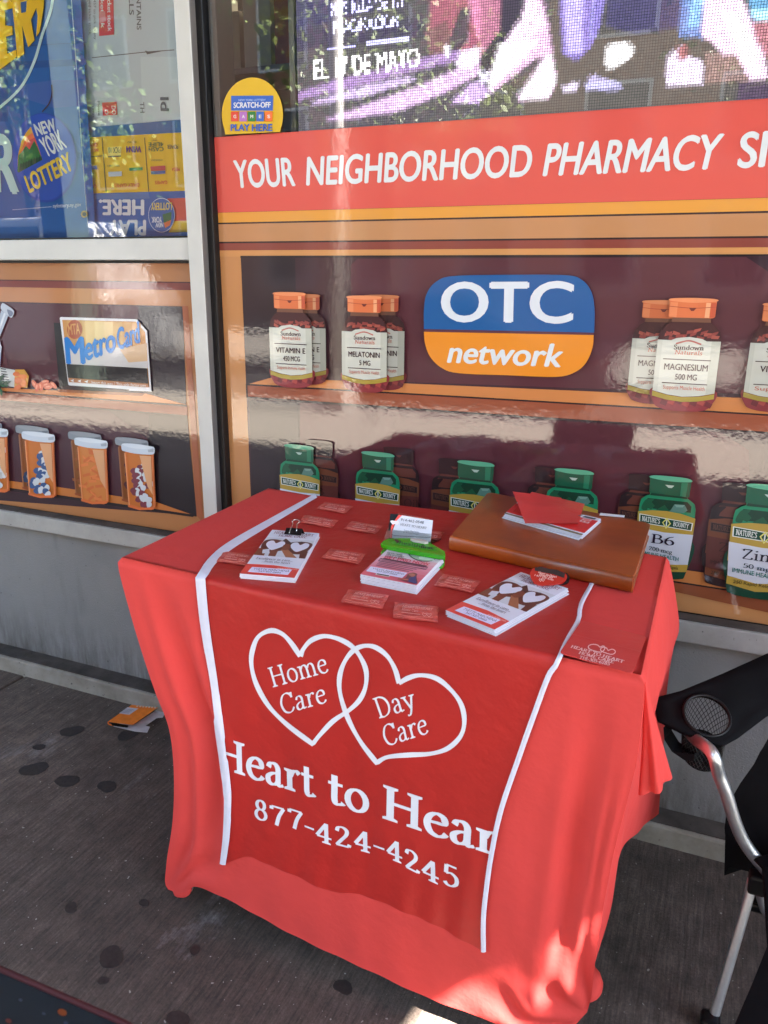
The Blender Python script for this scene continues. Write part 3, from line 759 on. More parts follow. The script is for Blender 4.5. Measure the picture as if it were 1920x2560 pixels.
uu = 960+FPX*(d_@np.array(RIGHT))/(d_@np.array(FWD)); vv = 1280-FPX*(d_@np.array(UP))/(d_@np.array(FWD))
lc = led_image(uu, vv)
rng = np.random.RandomState(3)
# a second sample beside each lamp softens the edges as the video does
lc = (lc*2+led_image(uu+6, vv+5)+led_image(uu-6, vv+4)+led_image(uu+2, vv-6))/5
grey = lc.mean(1, keepdims=True); lc = grey+(lc-grey)*.8
lc = led_image(uu, vv, False, lc)
lc *= (1+.13*rng.randn(len(lc), 1)); lc = np.clip(lc, .01, 3)
hs = PITCH_LED*.42
lv, lf = [], []
for i in range(len(gx_)):
    b = 4*i; x, z = gx_[i], gz_[i]
    lv += [(x-hs, YL, z-hs), (x+hs, YL, z-hs), (x+hs, YL, z+hs), (x-hs, YL, z+hs)]; lf.append((b, b+1, b+2, b+3))
o = mesh('led_pixels', lv, lf, M['led'], screen, [(*q, 1) for q in lc.tolist()])
o['kind'] = 'stuff'

# ------------------------------------------------------------------ red banner
banner = empty('pharmacy_banner', (-.5, YW, ZB0)); tag(banner, 'red banner strip reading YOUR NEIGHBORHOOD PHARMACY in white capitals', 'sign')
def wall_rect(p, x0, x1, z0, z1, col):
    p.up(); p.raw([Vector((x0, YW, z0)), Vector((x1, YW, z0)), Vector((x1, YW, z1)), Vector((x0, YW, z1))], col)
p = Print(W, NW, .0002)
wall_rect(p, gx+.001, XR, ZB0, ZB1, rgb(222, 88, 78)); p.build('banner_ground', M['film'], banner)
p = Print(W, NW, .0007)
cw = rgb(226, 233, 238)
p.text('YOUR', B(205, 1081), B(552, 1068), B(190, 928), cw, bold=.032)
p.text('NEIGHBORHOOD', B(612, 1066), (1326, 440), B(618, 908), cw, bold=.032)
p.text('PHARMACY', C(360, 1012), C(1362, 970), C(392, 832), cw, bold=.032)
p.text('SI', C(1478, 965), C(1640, 958), C(1506, 768), cw, bold=.032)
p.build('lettering', M['film'], banner)

# ------------------------------------------------------------------ shelf picture under the banner
panel = empty('shelf_picture_panel', (-.5, YW, SILL_T)); tag(panel, 'glossy printed window panel picturing wooden shelves of supplement bottles', 'sign')
def zf(pt): return W(*pt).z
TAN, TAN2 = rgb(203, 142, 88), rgb(198, 134, 80)
x0p = gx+.001
p = Print(W, NW, .0002)
wall_rect(p, x0p, XR, SILL_T+.006, ZB0-.0005, TAN)
zz = [zf(B(112, 1283)), zf(B(112, 1290)), zf(B(112, 1393)), zf(B(112, 1402)), zf(E(40, 17)), zf(E(40, 62)), zf(E(160, 98))]
wall_rect(p, x0p, XR, zz[0], ZB0-.0005, rgb(228, 158, 62))
wall_rect(p, x0p, XR, zz[1]-.001, zz[0], rgb(48, 28, 28))
wall_rect(p, x0p, XR, zz[2], zz[1]-.001, rgb(196, 140, 94))
wall_rect(p, x0p, XR, zz[3], zz[2], rgb(45, 25, 28))
wall_rect(p, x0p, XR, zz[5], zz[3], rgb(140, 66, 54))
wall_rect(p, x0p, XR, zz[6], zz[5], rgb(212, 150, 90))
# dark interior of the cupboard
xi = W(*E(148, 98)).x
zbot = W(*F(1300, 1925)).z
wall_rect(p, xi, XR, zbot, zz[6], rgb(64, 36, 44))
p.poly([E(148, 100), E(470, 108), E(478, 500), E(500, 812), E(300, 818), E(180, 850)], rgb(44, 28, 36))
p.poly([E(840, 112), (2300, 640), (2300, 1000), E(1659, 860), E(800, 830), E(800, 150)], rgb(88, 42, 52))
p.poly([F(1530, 6), F(2400, 0), F(2400, 900), F(1659, 855), F(1659, 92)], rgb(52, 28, 40))
p.poly([E(200, 950), E(490, 960), E(500, 1560), E(215, 1560)], rgb(40, 26, 36))
p.poly([E(500, 965), F(1380, 1042), F(1545, 1150), F(1570, 1880), E(500, 1800)], rgb(84, 38, 48))
# shelf boards
def board(p, pts, c): p.poly(pts, c)
board(p, [E(185, 856), E(330, 815), F(1659, 847), F(2300, 872), F(2300, 985), F(1659, 940)], rgb(212, 136, 76))
board(p, [E(185, 858), F(1659, 942), F(2300, 987), F(2300, 1100), F(1659, 1045), E(188, 930)], rgb(158, 84, 56))
p.line([E(183, 856), E(1659, 941)], 4, rgb(40, 24, 28)); p.line([E(1655, 941), F(1659, 941), F(2300, 986)], 4, rgb(40, 24, 28))
p.line([E(183, 930), E(1659, 1034)], 4, rgb(40, 24, 28)); p.line([E(1655, 1034), F(1659, 1046), F(2300, 1100)], 4, rgb(40, 24, 28))
p.line([E(184, 852), E(187, 934)], 4, rgb(40, 24, 28))
board(p, [E(300, 1790), F(300, 1765), F(1100, 1848), F(1659, 1930), F(2300, 2010), F(2300, 2100), F(1659, 2012), F(1100, 1925), E(250, 1830)], rgb(206, 128, 66))
board(p, [E(250, 1830), F(1100, 1925), F(1659, 2012), F(2300, 2102), F(2300, 2250), F(1659, 2110), F(1100, 1985), E(250, 1880)], rgb(150, 82, 50))
p.line([F(300, 1820), F(1100, 1927), F(1659, 2014), F(2300, 2104)], 4, rgb(40, 24, 28))
p.line([E(148, 100), (2300, 637)], 5, rgb(34, 20, 26))
p.build('printed_cupboard', M['film'], panel)

def shade(c, k): return (c[0]*k, c[1]*k, c[2]*k, 1)
def brown_bottle(cx, cy, w, h, lines, base, k=1.0, pname='printed_bottle'):
    """cx, cy: photo point of the base centre; w label width and h height in metres on the panel"""
    o = W(cx, cy)
    P = lambda x, y: Vector((o.x+x*w, YW, o.z+y*h))
    p = Print(P, NW, base)
    def s(c): return shade(c, k)
    p.blob([(-.46, .05), (-.3, .0), (0, -.012), (.3, .0), (.46, .05), (.48, .2), (-.48, .2)], s(rgb(146, 52, 58)))
    for q in range(7):
        x = -.36+.12*q; y = .05+.03*((q*7) % 3)/3
        p.poly([(x, y), (x+.1, y-.02), (x+.13, y+.02), (x+.03, y+.045)], s(rgb(176, 72, 66) if q % 2 else rgb(116, 40, 48)))
    p.poly([(-.5, .19), (.5, .19), (.5, .64), (.47, .71), (.38, .765), (.31, .79), (.30, .84), (-.30, .84), (-.31, .79), (-.38, .765), (-.47, .71), (-.5, .64)], s(rgb(72, 36, 38)))
    rn = random.Random(int(cx))
    for q in range(16):
        x = -.44+.055*q; y = .64+rn.uniform(-.01, .07)*(1-abs(x)*.9); a = rn.uniform(-.6, .6)
        dx, dy = .11*math.cos(a), .05*math.sin(a)
        x = max(-.40, min(.34, x))
        p.poly([(x, y), (x+dx, y+dy), (x+dx+.02, y+dy+.026), (x+.01, y+.03)], s(rgb(148, 68, 62) if q % 3 else rgb(176, 88, 74)))
    p.poly([(-.31, .79), (.31, .79), (.30, .83), (-.30, .83)], s(rgb(120, 80, 62)))
    p.rrect([(-.37, .828), (.36, .828), (.36, .995), (-.37, .995)], (.12, .12, .16, .16), s(rgb(228, 122, 74)))
    p.poly([(-.36, .835), (-.24, .832), (-.24, .96), (-.36, .96)], s(rgb(238, 142, 92)))
    p.poly([(.20, .832), (.27, .832), (.27, .96), (.20, .96)], s(rgb(246, 176, 128)))
    p.poly([(.28, .832), (.355, .836), (.355, .96), (.28, .96)], s(rgb(206, 92, 62)))
    p.blob([(-.36, .972), (0, .958), (.35, .972), (.33, .993), (0, 1.0), (-.34, .993)], s(rgb(240, 150, 100)))
    p.line([(-.37, .925), (0, .912), (.36, .925)], .006, s(rgb(186, 84, 60)), True)
    p.poly([(-.06, .915), (.06, .915), (.02, .888), (-.02, .888)], s(rgb(120, 56, 48)))
    lab = [(-.5, .17), (-.25, .138), (0, .125), (.25, .138), (.5, .17), (.5, .63), (.28, .628), (.2, .648), (0, .662), (-.2, .648), (-.28, .628), (-.5, .63)]
    p.poly(lab, s(rgb(212, 214, 202)))
    p.poly([(.36, .155), (.5, .17), (.5, .63), (.36, .629)], s(rgb(196, 198, 184)))
    p.poly([(-.5, .17), (-.42, .158), (-.42, .629), (-.5, .63)], s(rgb(200, 202, 190)))
    p.poly([(-.5, .12), (-.25, .09), (0, .078), (.25, .09), (.5, .12), (.5, .165), (.25, .134), (0, .121), (-.25, .134), (-.5, .165)], s(rgb(176, 152, 62)))
    dk, rd = s(rgb(66, 34, 42)), s(rgb(204, 110, 90))
    p.line([(-.2, .60), (0, .628), (.2, .60)], .014, s(rgb(196, 120, 108)), True)
    p.text('Sundown', (-.23, .548), (.25, .548), (-.23, .588), dk, 'serif', thick=.17, thin=.08)
    p.text('Naturals', (-.21, .505), (.23, .505), (-.20, .542), rd, 'serif', thick=.13, thin=.07)
    p.line([(-.38, .46), (.38, .46)], .008, dk); p.line([(-.36, .245), (.37, .245)], .008, dk)
    a, b, c = lines
    wa = min(.74, .062*len(a)+.14)
    p.text(a, (-wa/2, .365), (wa/2, .365), (-wa/2, .42), dk, bold=.02)
    wb = .05*len(b)+.05
    p.text(b, (-wb/2+.02, .28), (wb/2+.02, .28), (-wb/2+.02, .33), dk, bold=.02)
    p.text(c, (-.33, .19), (.34, .19), (-.33, .225), rd)
    return p.build(pname, M['film'], panel)
def mw(a, b): return (W(*b)-W(*a)).length
hV = mw(E(460, 868), E(452, 310)); wV = mw(E(338, 640), E(586, 640))
brown_bottle(*E(545, 848), wV*.95, hV*.94, ('VITAMIN E', '450 MCG', 'Supports Immune Health'), .0080, .62)
brown_bottle(*E(466, 866), wV, hV, ('VITAMIN E', '450 MCG', 'Supports Immune Health'), .0140)
brown_bottle(*E(985, 880), wV*1.0, hV*.95, ('MELATONIN', '5 MG', 'Supports Muscle Health'), .0080, .62)
brown_bottle(*E(893, 893), mw(E(765, 680), E(1030, 690)), mw(E(893, 893), E(893, 328)), ('MELATONIN', '5 MG', 'Supports Muscle Health'), .0140)
wM = mw(F(968, 660), F(1335, 670)); hM = mw(F(1140, 912), F(1190, 252))
brown_bottle(*F(985, 868), wM*.93, hM*.93, ('MAGNESIUM', '500 MG', 'Supports Muscle Health'), .0080, .72)
brown_bottle(*F(1145, 908), wM, hM, ('MAGNESIUM', '500 MG', 'Supports Muscle Health'), .0140)
brown_bottle(*F(1680, 915), wM*.93, hM*.93, ('VITAMIN', '10', 'Supports'), .0080, .8)

def green_bottle(cx, cy, w, h, lines, base, dark=False, gold=None, k=1.0):
    o = W(cx, cy)
    P = lambda x, y: Vector((o.x+x*w, YW, o.z+y*h)); p = Print(P, NW, base)
    if dark:
        gcol = [rgb(44, 26, 30), rgb(38, 24, 28), rgb(36, 22, 28), rgb(104, 56, 40), rgb(44, 26, 30), rgb(98, 52, 42)]
        white = rgb(92, 44, 40); gd = rgb(112, 62, 40); tx = rgb(70, 34, 34); wt = rgb(96, 62, 50)
    else:
        gcol = [rgb(16, 88, 62), rgb(24, 132, 92), rgb(20, 84, 56), rgb(86, 128, 116), rgb(14, 66, 48), rgb(8, 58, 40)]
        white = rgb(208, 212, 224); gd = rgb(184, 152, 62); tx = rgb(34, 30, 50); wt = rgb(228, 232, 226)
    p.blob([(-.46, .06), (-.36, .0), (0, -.015), (.36, .0), (.46, .06), (.5, .4), (-.5, .4)], gcol[4])
    p.poly([(-.5, .3), (.5, .3), (.5, .70), (.47, .755), (.38, .79), (.33, .805), (.33, .84), (-.33, .84), (-.33, .805), (-.40, .79), (-.48, .755), (-.5, .70)], gcol[1])
    p.poly([(-.40, .67), (.42, .67), (.42, .73), (.34, .77), (-.36, .77), (-.42, .73)], gcol[5])
    p.blob([(-.46, .66), (-.4, .75), (-.25, .765), (-.34, .70), (-.36, .65)], gcol[2])
    if not dark:
        p.poly([(-.2, .66), (-.05, .72), (.05, .66)], gcol[2]); p.poly([(-.38, .68), (-.3, .74), (-.22, .70), (-.28, .66)], gcol[2])
        p.poly([(.05, .66), (.12, .735), (.30, .74), (.36, .69), (.3, .66)], gcol[3])
        p.poly([(.12, .735), (.30, .74), (.27, .715), (.16, .71)], rgb(120, 160, 146))
    p.poly([(-.33, .80), (.33, .80), (.31, .825), (-.31, .825)], gcol[5])
    p.rrect([(-.35, .825), (.36, .815), (.37, .985), (-.36, .985)], (.08, .08, .1, .1), gcol[0])
    p.poly([(.20, .82), (.30, .818), (.31, .955), (.20, .95)], rgb(34, 122, 88) if not dark else gcol[1])
    p.blob([(-.355, .97), (0, .952), (.365, .965), (.3, .995), (0, 1.0), (-.3, .995)], rgb(92, 178, 140) if not dark else gcol[0])
    p.poly([(-.08, .915), (.08, .915), (.04, .89), (-.02, .89)], rgb(178, 205, 190) if not dark else gcol[5])
    p.poly([(-.515, .63), (-.25, .655), (0, .662), (.25, .652), (.515, .62), (.50, .3), (-.50, .3)], gd)
    p.poly([(-.515, .47), (0, .45), (.51, .46), (.48, .135), (0, .10), (-.46, .14)], white)
    p.poly([(-.47, .165), (0, .125), (.485, .16), (.475, .085), (0, .05), (-.465, .09)], gd)
    p.poly([(-.485, .61), (.485, .575), (.475, .495), (-.475, .52)], wt)
    p.poly([(-.465, .602), (.465, .569), (.458, .503), (-.457, .527)], gcol[4])
    p.text("NATURE'S", (-.43, .540), (-.10, .531), (-.43, .588), wt, 'serif', thick=.17, thin=.08)
    p.text('BOUNTY', (.14, .526), (.42, .518), (.14, .570), wt, 'serif', thick=.17, thin=.08)
    p.poly([(-.06, .548), (.02, .60), (.10, .545), (.02, .488)], gd if dark else rgb(222, 216, 120))
    p.poly([(-.035, .547), (.02, .58), (.075, .545), (.02, .508)], gcol[4]); p.line([(.02, .515), (.02, .575)], .02, wt)
    if lines:
        p.text(lines[0], (-.16-.03*len(lines[0]), .335), (.10+.05*len(lines[0]), .33), (-.16-.03*len(lines[0]), .425), tx, 'serif', thick=.13, thin=.05)
        if lines[1]: p.text(lines[1], (-.24, .258), (.18, .245), (-.24, .298), rgb(34, 60, 72) if not dark else tx, 'serif', thick=.15, thin=.06)
        if lines[2]: p.text(lines[2], (-.40, .205), (.31, .185), (-.40, .243), rgb(16, 108, 98) if not dark else tx, bold=.02)
        if lines[3]: p.text(lines[3], (-.36, .105), (.32, .10), (-.36, .135), rgb(50, 48, 30))
    return p.build('printed_bottle', M['film'], panel)
wG = mw(F(918, 1640), F(1248, 1640)); hG = mw(F(1075, 1895), F(1105, 1300))
def gb(top, lw, lines, side, base=.014):
    """top: photo point of the cap's top middle; lw: label width as drawn"""
    t = W(*top); k = lw/wG
    q = CAM+(Vector((t.x-.008, YW, t.z-hG*k))-CAM)
    d = q-CAM; u = 960+FPX*d.dot(RIGHT)/d.dot(FWD); v = 1280-FPX*d.dot(UP)/d.dot(FWD)
    du = side*.42*wG*k*FPX/d.dot(FWD)
    green_bottle(u+du, v-22*k, wG*k*.92, hG*k*.93, lines, base-.006, True)
    green_bottle(u, v, wG*k, hG*k, lines, base)
gb(E(519, 1210), mw(E(408, 1440), E(637, 1450)), ('B', '', '', ''), 1)
gb(E(985, 1252), mw(E(855, 1500), E(1110, 1500)), ('Fish Oil', '', '', ''), 1)
gb(E(1565, 1306), mw(E(1418, 1560), E(1705, 1560)), None, -1)
gb(F(535, 1258), mw(F(370, 1520), F(675, 1520)), None, -1)
gb(F(1106, 1300), wG, ('B6', '200 mcg', 'IMMUNE HEALTH', 'Rapid Release Softgels'), -1)
gb(F(1700, 1350), wG*1.08, ('Zinc', '50 mg', 'IMMUNE HEALTH', '250 Rapid Release'), -1)
# round-cornered emblem
p = Print(W, NW, .010)
p.poly([(q.x, q.y) for q in catmull([(1063, 822, 0), (1063, 775, 0), (1070, 734, 0), (1094, 704, 0), (1138, 690, 0), (1280, 687, 0), (1416, 688, 0), (1457, 700, 0), (1480, 729, 0), (1488, 772, 0), (1487, 831, 0)], 5)], rgb(24, 92, 158))
p.poly([(1063, 822), (1487, 831), (1487, 838), (1063, 829)], rgb(92, 48, 62))
p.poly([(1063, 829), (1486, 837)]+[(q.x, q.y) for q in catmull([(1486, 837, 0), (1483, 868, 0), (1468, 904, 0), (1440, 929, 0), (1392, 941, 0), (1270, 937, 0), (1150, 932, 0), (1106, 918, 0), (1078, 890, 0), (1066, 858, 0), (1063, 829, 0)], 5)][1:-1], rgb(240, 148, 38))
p.text('OTC', E(1340, 478), (1434, 806), E(1340, 255), rgb(226, 234, 242), bold=.03)
p.text('network', E(1375, 722), (1404, 916), (1132, 852), rgb(230, 235, 238), bold=.03)
p.build('printed_emblem', M['film'], panel)

# ------------------------------------------------------------------ left printed panel
lpan = empty('dispensary_picture_panel', (-2.2, YW, SILL_T)); tag(lpan, 'glossy printed panel picturing amber pill bottles and a fare card on shelves', 'sign')
xe = W(*D(1300, 300)).x
p = Print(W, NW, .0002)
wall_rect(p, XL, mx0-.001+.02, SILL_T+.0045, zr0-.0085, rgb(186, 124, 74))
def hz(y0, y1): return W(*D(600, y0)).z, W(*D(600, y1)).z
for y0, y1, c in ((105, 226, rgb(178, 122, 80)), (226, 232, rgb(48, 26, 30)), (232, 280, rgb(126, 58, 52)), (280, 392, rgb(188, 126, 78)), (388, 400, rgb(36, 20, 26))):
    a, b = hz(y0, y1); wall_rect(p, XL, W(*D(1270, 402)).x if y0 == 388 else xe+.03, b, a, c)
p.poly([D(-1600, 330), D(1265, 403), D(1290, 1085), D(1362, 1850), D(-1600, 1620)], rgb(58, 32, 42))
p.poly([D(-1600, 340), D(955, 402), D(960, 960), D(-1600, 930)], rgb(82, 38, 48))
p.poly([D(960, 402), D(1265, 405), D(1290, 1080), D(1000, 1000)], rgb(38, 24, 34))
p.poly([D(-1600, 960), D(740, 1115), D(1025, 1320), D(1030, 1740), D(-1600, 1600)], rgb(72, 36, 48))
p.poly([D(1030, 1150), D(1297, 1162), D(1358, 1845), D(1035, 1745)], rgb(34, 22, 30))
p.poly([D(1262, 400), D(1302, 402), D(1408, 1905), D(1362, 1850)], rgb(176, 98, 62))
p.poly([D(-1600, 830), D(0, 965), D(400, 985), D(1010, 1005), D(1290, 1082), D(0, 990), D(-1600, 865)], rgb(212, 128, 66))
p.poly([D(-1600, 868), D(0, 992), D(1298, 1094), D(1300, 1160), D(0, 1054), D(-1600, 930)], rgb(150, 78, 54))
p.line([D(-1600, 866), D(0, 991), D(1296, 1092)], 4, rgb(40, 22, 26)); p.line([D(-1600, 930), D(0, 1054), D(1300, 1161)], 4, rgb(40, 22, 26))
p.poly([D(400, 975), D(1005, 1005), D(985, 1022), D(410, 995)], rgb(150, 84, 50))
p.poly([D(-1600, 1470), D(0, 1600), D(400, 1650), D(1085, 1755), D(1330, 1842), D(0, 1650), D(-1600, 1500)], rgb(206, 124, 58))
p.line([D(-1600, 1502), D(0, 1652), D(1362, 1850)], 4, rgb(36, 20, 24)); p.line([D(-1600, 1514), D(0, 1664), D(1340, 1855)], 2.5, rgb(36, 20, 24))
p.build('printed_cupboard', M['film'], lpan)
# fare card
p = Print(W, NW, .006)
p.poly([D(380, 515), D(430, 520), D(480, 950), D(420, 960)], rgb(28, 18, 26))
p.rrect([D(422, 476), D(960, 492), D(1030, 985), D(482, 948)], .03, rgb(232, 232, 236))
p.poly([D(955, 492), D(1025, 572), D(1056, 990), D(900, 985)], rgb(232, 232, 236))
p.poly([D(440, 496), D(948, 508), D(1012, 580), D(1042, 962), D(490, 925)], rgb(208, 148, 84))
for q in range(8):
    a, b = 470+64*q, 470+64*(q+1); k = math.exp(-((q-3.2)/2.4)**2)
    p.poly([D(a, 500+q*2), D(b, 502+q*2), D(b+12, 790+q*4), D(a+12, 788+q*4)], rgb(208+30*k, 150+62*k, 84+70*k))
p.poly([D(478, 700), D(1024, 680), D(1032, 830), D(475, 800)], rgb(206, 202, 200))
p.poly([D(840, 700), D(1026, 655), D(1030, 780), D(900, 790)], rgb(214, 178, 140))
p.ell(*D(528, 562), 19, 24, rgb(172, 84, 58))
p.text('MTA', D(487, 600), D(568, 592), D(480, 528), rgb(214, 156, 92), bold=.02)
p.text('M', D(470, 798), D(605, 795), D(455, 622), rgb(20, 122, 206), bold=.05)
p.text('etro', D(600, 776), D(816, 705), D(590, 618), rgb(20, 122, 206), bold=.05)
p.text('Card', D(825, 702), D(982, 648), D(815, 562), rgb(20, 122, 206), bold=.05)
p.poly([D(472, 800), D(1030, 830), D(1038, 935), D(484, 895)], rgb(30, 22, 26))
p.poly([D(484, 897), D(1038, 937), D(1040, 962), D(492, 925)], rgb(182, 118, 80))
for x, y in ((500, 914), (550, 917), (598, 921)): p.poly([D(x, y), D(x+26, y-10), D(x+20, y+2), D(x+26, y+12)], rgb(225, 225, 225))
p.text('Insert this way / This side facing you', D(648, 938), D(1020, 962), D(648, 916), rgb(228, 226, 222))
p.build('printed_fare_card', M['film'], lpan)
# amber pill bottles
def pill(x0, y0, kind, base, k=1.0, dx=0, dy=0):
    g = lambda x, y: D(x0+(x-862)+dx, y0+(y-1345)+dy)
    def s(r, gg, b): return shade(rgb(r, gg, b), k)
    p = Print(W, NW, base)
    p.poly([g(878, 1400), g(1076, 1420), g(1092, 1790), g(1060, 1806), g(980, 1800), g(908, 1775)], s(224, 122, 56))
    p.poly([g(890, 1412), g(1066, 1425), g(1078, 1780), g(985, 1788), g(915, 1765)], s(206, 116, 44) if kind != 1 else s(216, 132, 62))
    rn = random.Random(x0)
    if kind == 1:
        for q in range(34):
            x = rn.uniform(892, 1010)+ (rn.random()*50); y = rn.uniform(1440, 1770); a = rn.uniform(-.8, .8)
            cx_, cy_ = math.cos(a)*26, math.sin(a)*26
            p.poly([g(x-cx_, y-cy_-9), g(x+cx_, y+cy_-9), g(x+cx_+6, y+cy_+9), g(x-cx_+4, y-cy_+9)], s(*((232, 132, 70) if q % 2 else (214, 112, 56))))
    else:
        for q in range(20):
            y = 1510+13.5*q; x = 935+rn.uniform(0, 110)+ (y-1500)*.02; a = rn.uniform(-1, 1)
            c, sn = math.cos(a), math.sin(a)
            def cap(t, w): return [g(x+c*t-sn*w, y+sn*t+c*w)]
            L, wd = 36, 19
            col2 = ((60, 88, 138), (122, 60, 72), (206, 206, 204))[kind if kind != 3 else 2] if kind in (0, 2, 3) else (200, 200, 200)
            col2 = {0: (62, 90, 140), 2: (128, 58, 70), 3: (190, 192, 190)}[kind]
            p.blob([g(x-c*L, y-sn*L), g(x-c*L*.6-sn*wd, y-sn*L*.6+c*wd), g(x-sn*wd, y+c*wd), g(x+sn*wd, y-c*wd), g(x-c*L*.6+sn*wd, y-sn*L*.6-c*wd)], s(*col2), 2)
            p.blob([g(x+c*L, y+sn*L), g(x+c*L*.6-sn*wd, y+sn*L*.6+c*wd), g(x-sn*wd, y+c*wd), g(x+sn*wd, y-c*wd), g(x+c*L*.6+sn*wd, y+sn*L*.6-c*wd)], s(214, 218, 222), 2)
    p.poly([g(985, 1428), g(1064, 1432), g(1076, 1700), g(1040, 1640)], s(226, 166, 118))
    p.line([g(884, 1410), g(914, 1770)], 2.5, s(244, 160, 100)); p.line([g(1072, 1424), g(1086, 1782)], 2.5, s(242, 140, 84))
    p.poly([g(905, 1768), g(985, 1790), g(1088, 1782), g(1082, 1800), g(985, 1804), g(908, 1782)], s(236, 120, 60))
    cw_ = (206, 216, 228)
    p.blob([g(863, 1350), g(900, 1344), g(980, 1350), g(1060, 1364), g(1087, 1374), g(1086, 1416), g(1040, 1422), g(950, 1414), g(880, 1398), g(864, 1388)], s(*cw_), 3)
    p.blob([g(868, 1352), g(900, 1346), g(980, 1352), g(1060, 1366), g(1080, 1376), g(1020, 1384), g(920, 1374)], s(222, 230, 238), 3)
    p.poly([g(1044, 1388), g(1084, 1382), g(1083, 1404), g(1046, 1406)], s(170, 178, 188))
    return p.build('printed_pill_bottle', M['film'], lpan)
for x0, y0, kd in ((-148, 1225, 3), (175, 1262, 0), (537, 1305, 1), (862, 1345, 2)):
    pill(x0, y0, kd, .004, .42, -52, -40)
    pill(x0, y0, kd, .010)
# mortar and pestle, spilled capsules at the frame's edge
p = Print(W, NW, .006)
p.poly([D(-160, 905), D(-150, 640), D(-10, 630), D(22, 680), D(10, 820), D(-40, 930)], rgb(168, 178, 196))
p.poly([D(-30, 640), D(10, 640), D(20, 690), D(0, 790), D(-20, 760)], rgb(206, 212, 222))
p.poly([D(-40, 620), D(20, 430), D(66, 470), D(2, 632)], rgb(176, 186, 204)); p.line([D(-8, 600), D(45, 450)], 5, rgb(218, 224, 232))
p.blob([D(22, 388), D(40, 384), D(104, 430), D(100, 468), D(80, 478), D(20, 425)], rgb(190, 198, 212)); p.blob([D(60, 425), D(98, 440), D(96, 465), D(76, 470)], rgb(120, 128, 150))
p.poly([D(-10, 820), D(118, 842), D(112, 960), D(-10, 940)], rgb(206, 208, 206))
for q in range(6): p.line([D(16+q*2, 832+q*18), D(52+q*6, 838+q*18)], 2.5, rgb(70, 70, 80))
p.poly([D(116, 838), D(180, 838), D(212, 885), D(200, 965), D(110, 955)], rgb(216, 156, 60)); 
for q in range(12):
    x, y = 125+(q*37) % 70, 870+(q*23) % 95; p.ell(*D(x, y), 9, 6, rgb(238, 138, 72) if q % 2 else rgb(222, 116, 60), 12, q*40)
for x, y, a in ((252, 938, 60), (272, 962, -80), (298, 955, 80), (325, 925, -15), (335, 945, -20), (350, 960, -10), (385, 945, 45)):
    p.ell(*D(x, y), 11, 5.5, rgb(222, 112, 82), 14, a); p.ell(*D(x-4, y-4), 6, 2.2, rgb(240, 150, 116), 10, a)
for q, (x, y, a) in enumerate(((20, 900, -50), (40, 945, 10), (10, 930, 160), (20, 985, 70), (60, 930, -20), (-5, 970, 100))):
    c, s_ = math.cos(R_(a)), math.sin(R_(a)); L, w_ = 42, 15
    p.poly([D(x-c*L, y-s_*L), D(x-s_*w_, y+c*w_), D(x+c*L, y+s_*L), D(x+s_*w_, y-c*w_)], rgb(30, 88, 48) if q % 2 else rgb(18, 62, 36))
p.build('printed_mortar', M['film'], lpan)

# ------------------------------------------------------------------ posters behind the left window
YP = 2.075
def WP(u, v): return ony(u, v, YP)
blue = empty('lottery_poster', (-2.3, YP, zr1)); tag(blue, 'blue lottery poster with yellow lettering and round emblem behind left window', 'poster')
p = Print(WP, NW, .0)
p.poly([A(-900, -900), A(520, -900), A(600, 0), A(640, 700), A(690, 1400), A(712, 1800), A(-900, 1800)], rgb(24, 88, 168))
p.poly([A(-900, -900), A(-200, -900), A(-100, 400), A(60, 600), A(60, 900), A(-900, 900)], rgb(18, 70, 150))
for y0, y1 in ((320, 350), (440, 520)): p.poly([A(-900, y0+60), A(640, y0-5), A(640, y1-40), A(-900, y1+60)], rgb(20, 74, 150))
p.poly([A(70, 640), A(420, 590), A(640, 600), A(640, 780), A(400, 800), A(90, 700)], rgb(58, 92, 172))
p.line([A(530, 0), A(560, 400), A(600, 1000), A(650, 1650)], 2.0, rgb(180, 205, 225))
yl = rgb(226, 186, 20)
p.build('poster_sheet', M['poster'], blue)
p = Print(WP, NW, .003)
dk = rgb(70, 60, 40)
for off, c in ((5, dk), (0, yl)):
    o_ = off
    p.poly([A(-200+o_, 560+o_), A(-200+o_, -60), A(60+o_, -60), A(110+o_, 60), A(40+o_, 80), A(45+o_, 190), A(95+o_, 195), A(100+o_, 260), A(50+o_, 275), A(60+o_, 400), A(125+o_, 370), A(130+o_, 425), A(0+o_, 520+o_)], c)
    p.poly([A(85+o_, -60), A(250+o_, -80), A(275+o_, 60), A(235+o_, 150), A(262+o_, 300), A(215+o_, 352), A(170+o_, 190), A(185+o_, 400), A(135+o_, 436), A(115+o_, 200)], c)
    p.poly([A(255+o_, -60), A(335+o_, -60), A(330+o_, 60), A(300+o_, 240), A(275+o_, 275), A(285+o_, 120)], c)
p.poly([A(160, 20), A(205, 10), A(200, 90), A(165, 100)], rgb(36, 88, 160))
p.line([A(400, -20), A(380, 90), A(320, 260), A(260, 460), A(160, 650), A(0, 800), A(-120, 870)], 7, rgb(176, 212, 226), True)
p.text('R', A(-40, 1425), A(150, 1422), A(-60, 1010), rgb(176, 212, 220), bold=.05)
p.line([A(320, 830), A(370, 770), A(392, 700), A(390, 630)], 3, rgb(70, 40, 50), True)
p.text('nylottery.ny.gov', A(400, 1540), A(608, 1528), A(400, 1512), rgb(200, 214, 232), bold=.01)
p.line([A(100, 1555), A(390, 1532)], 1.5, rgb(170, 190, 220))
p.build('lettering', M['poster'], blue)
p = Print(WP, NW, .006)
p.ell(*A(340, 1170), 80, 112, rgb(30, 66, 172), 40, -4)
p.ell(*A(335, 1165), 77, 108, rgb(34, 76, 186), 40, -4)
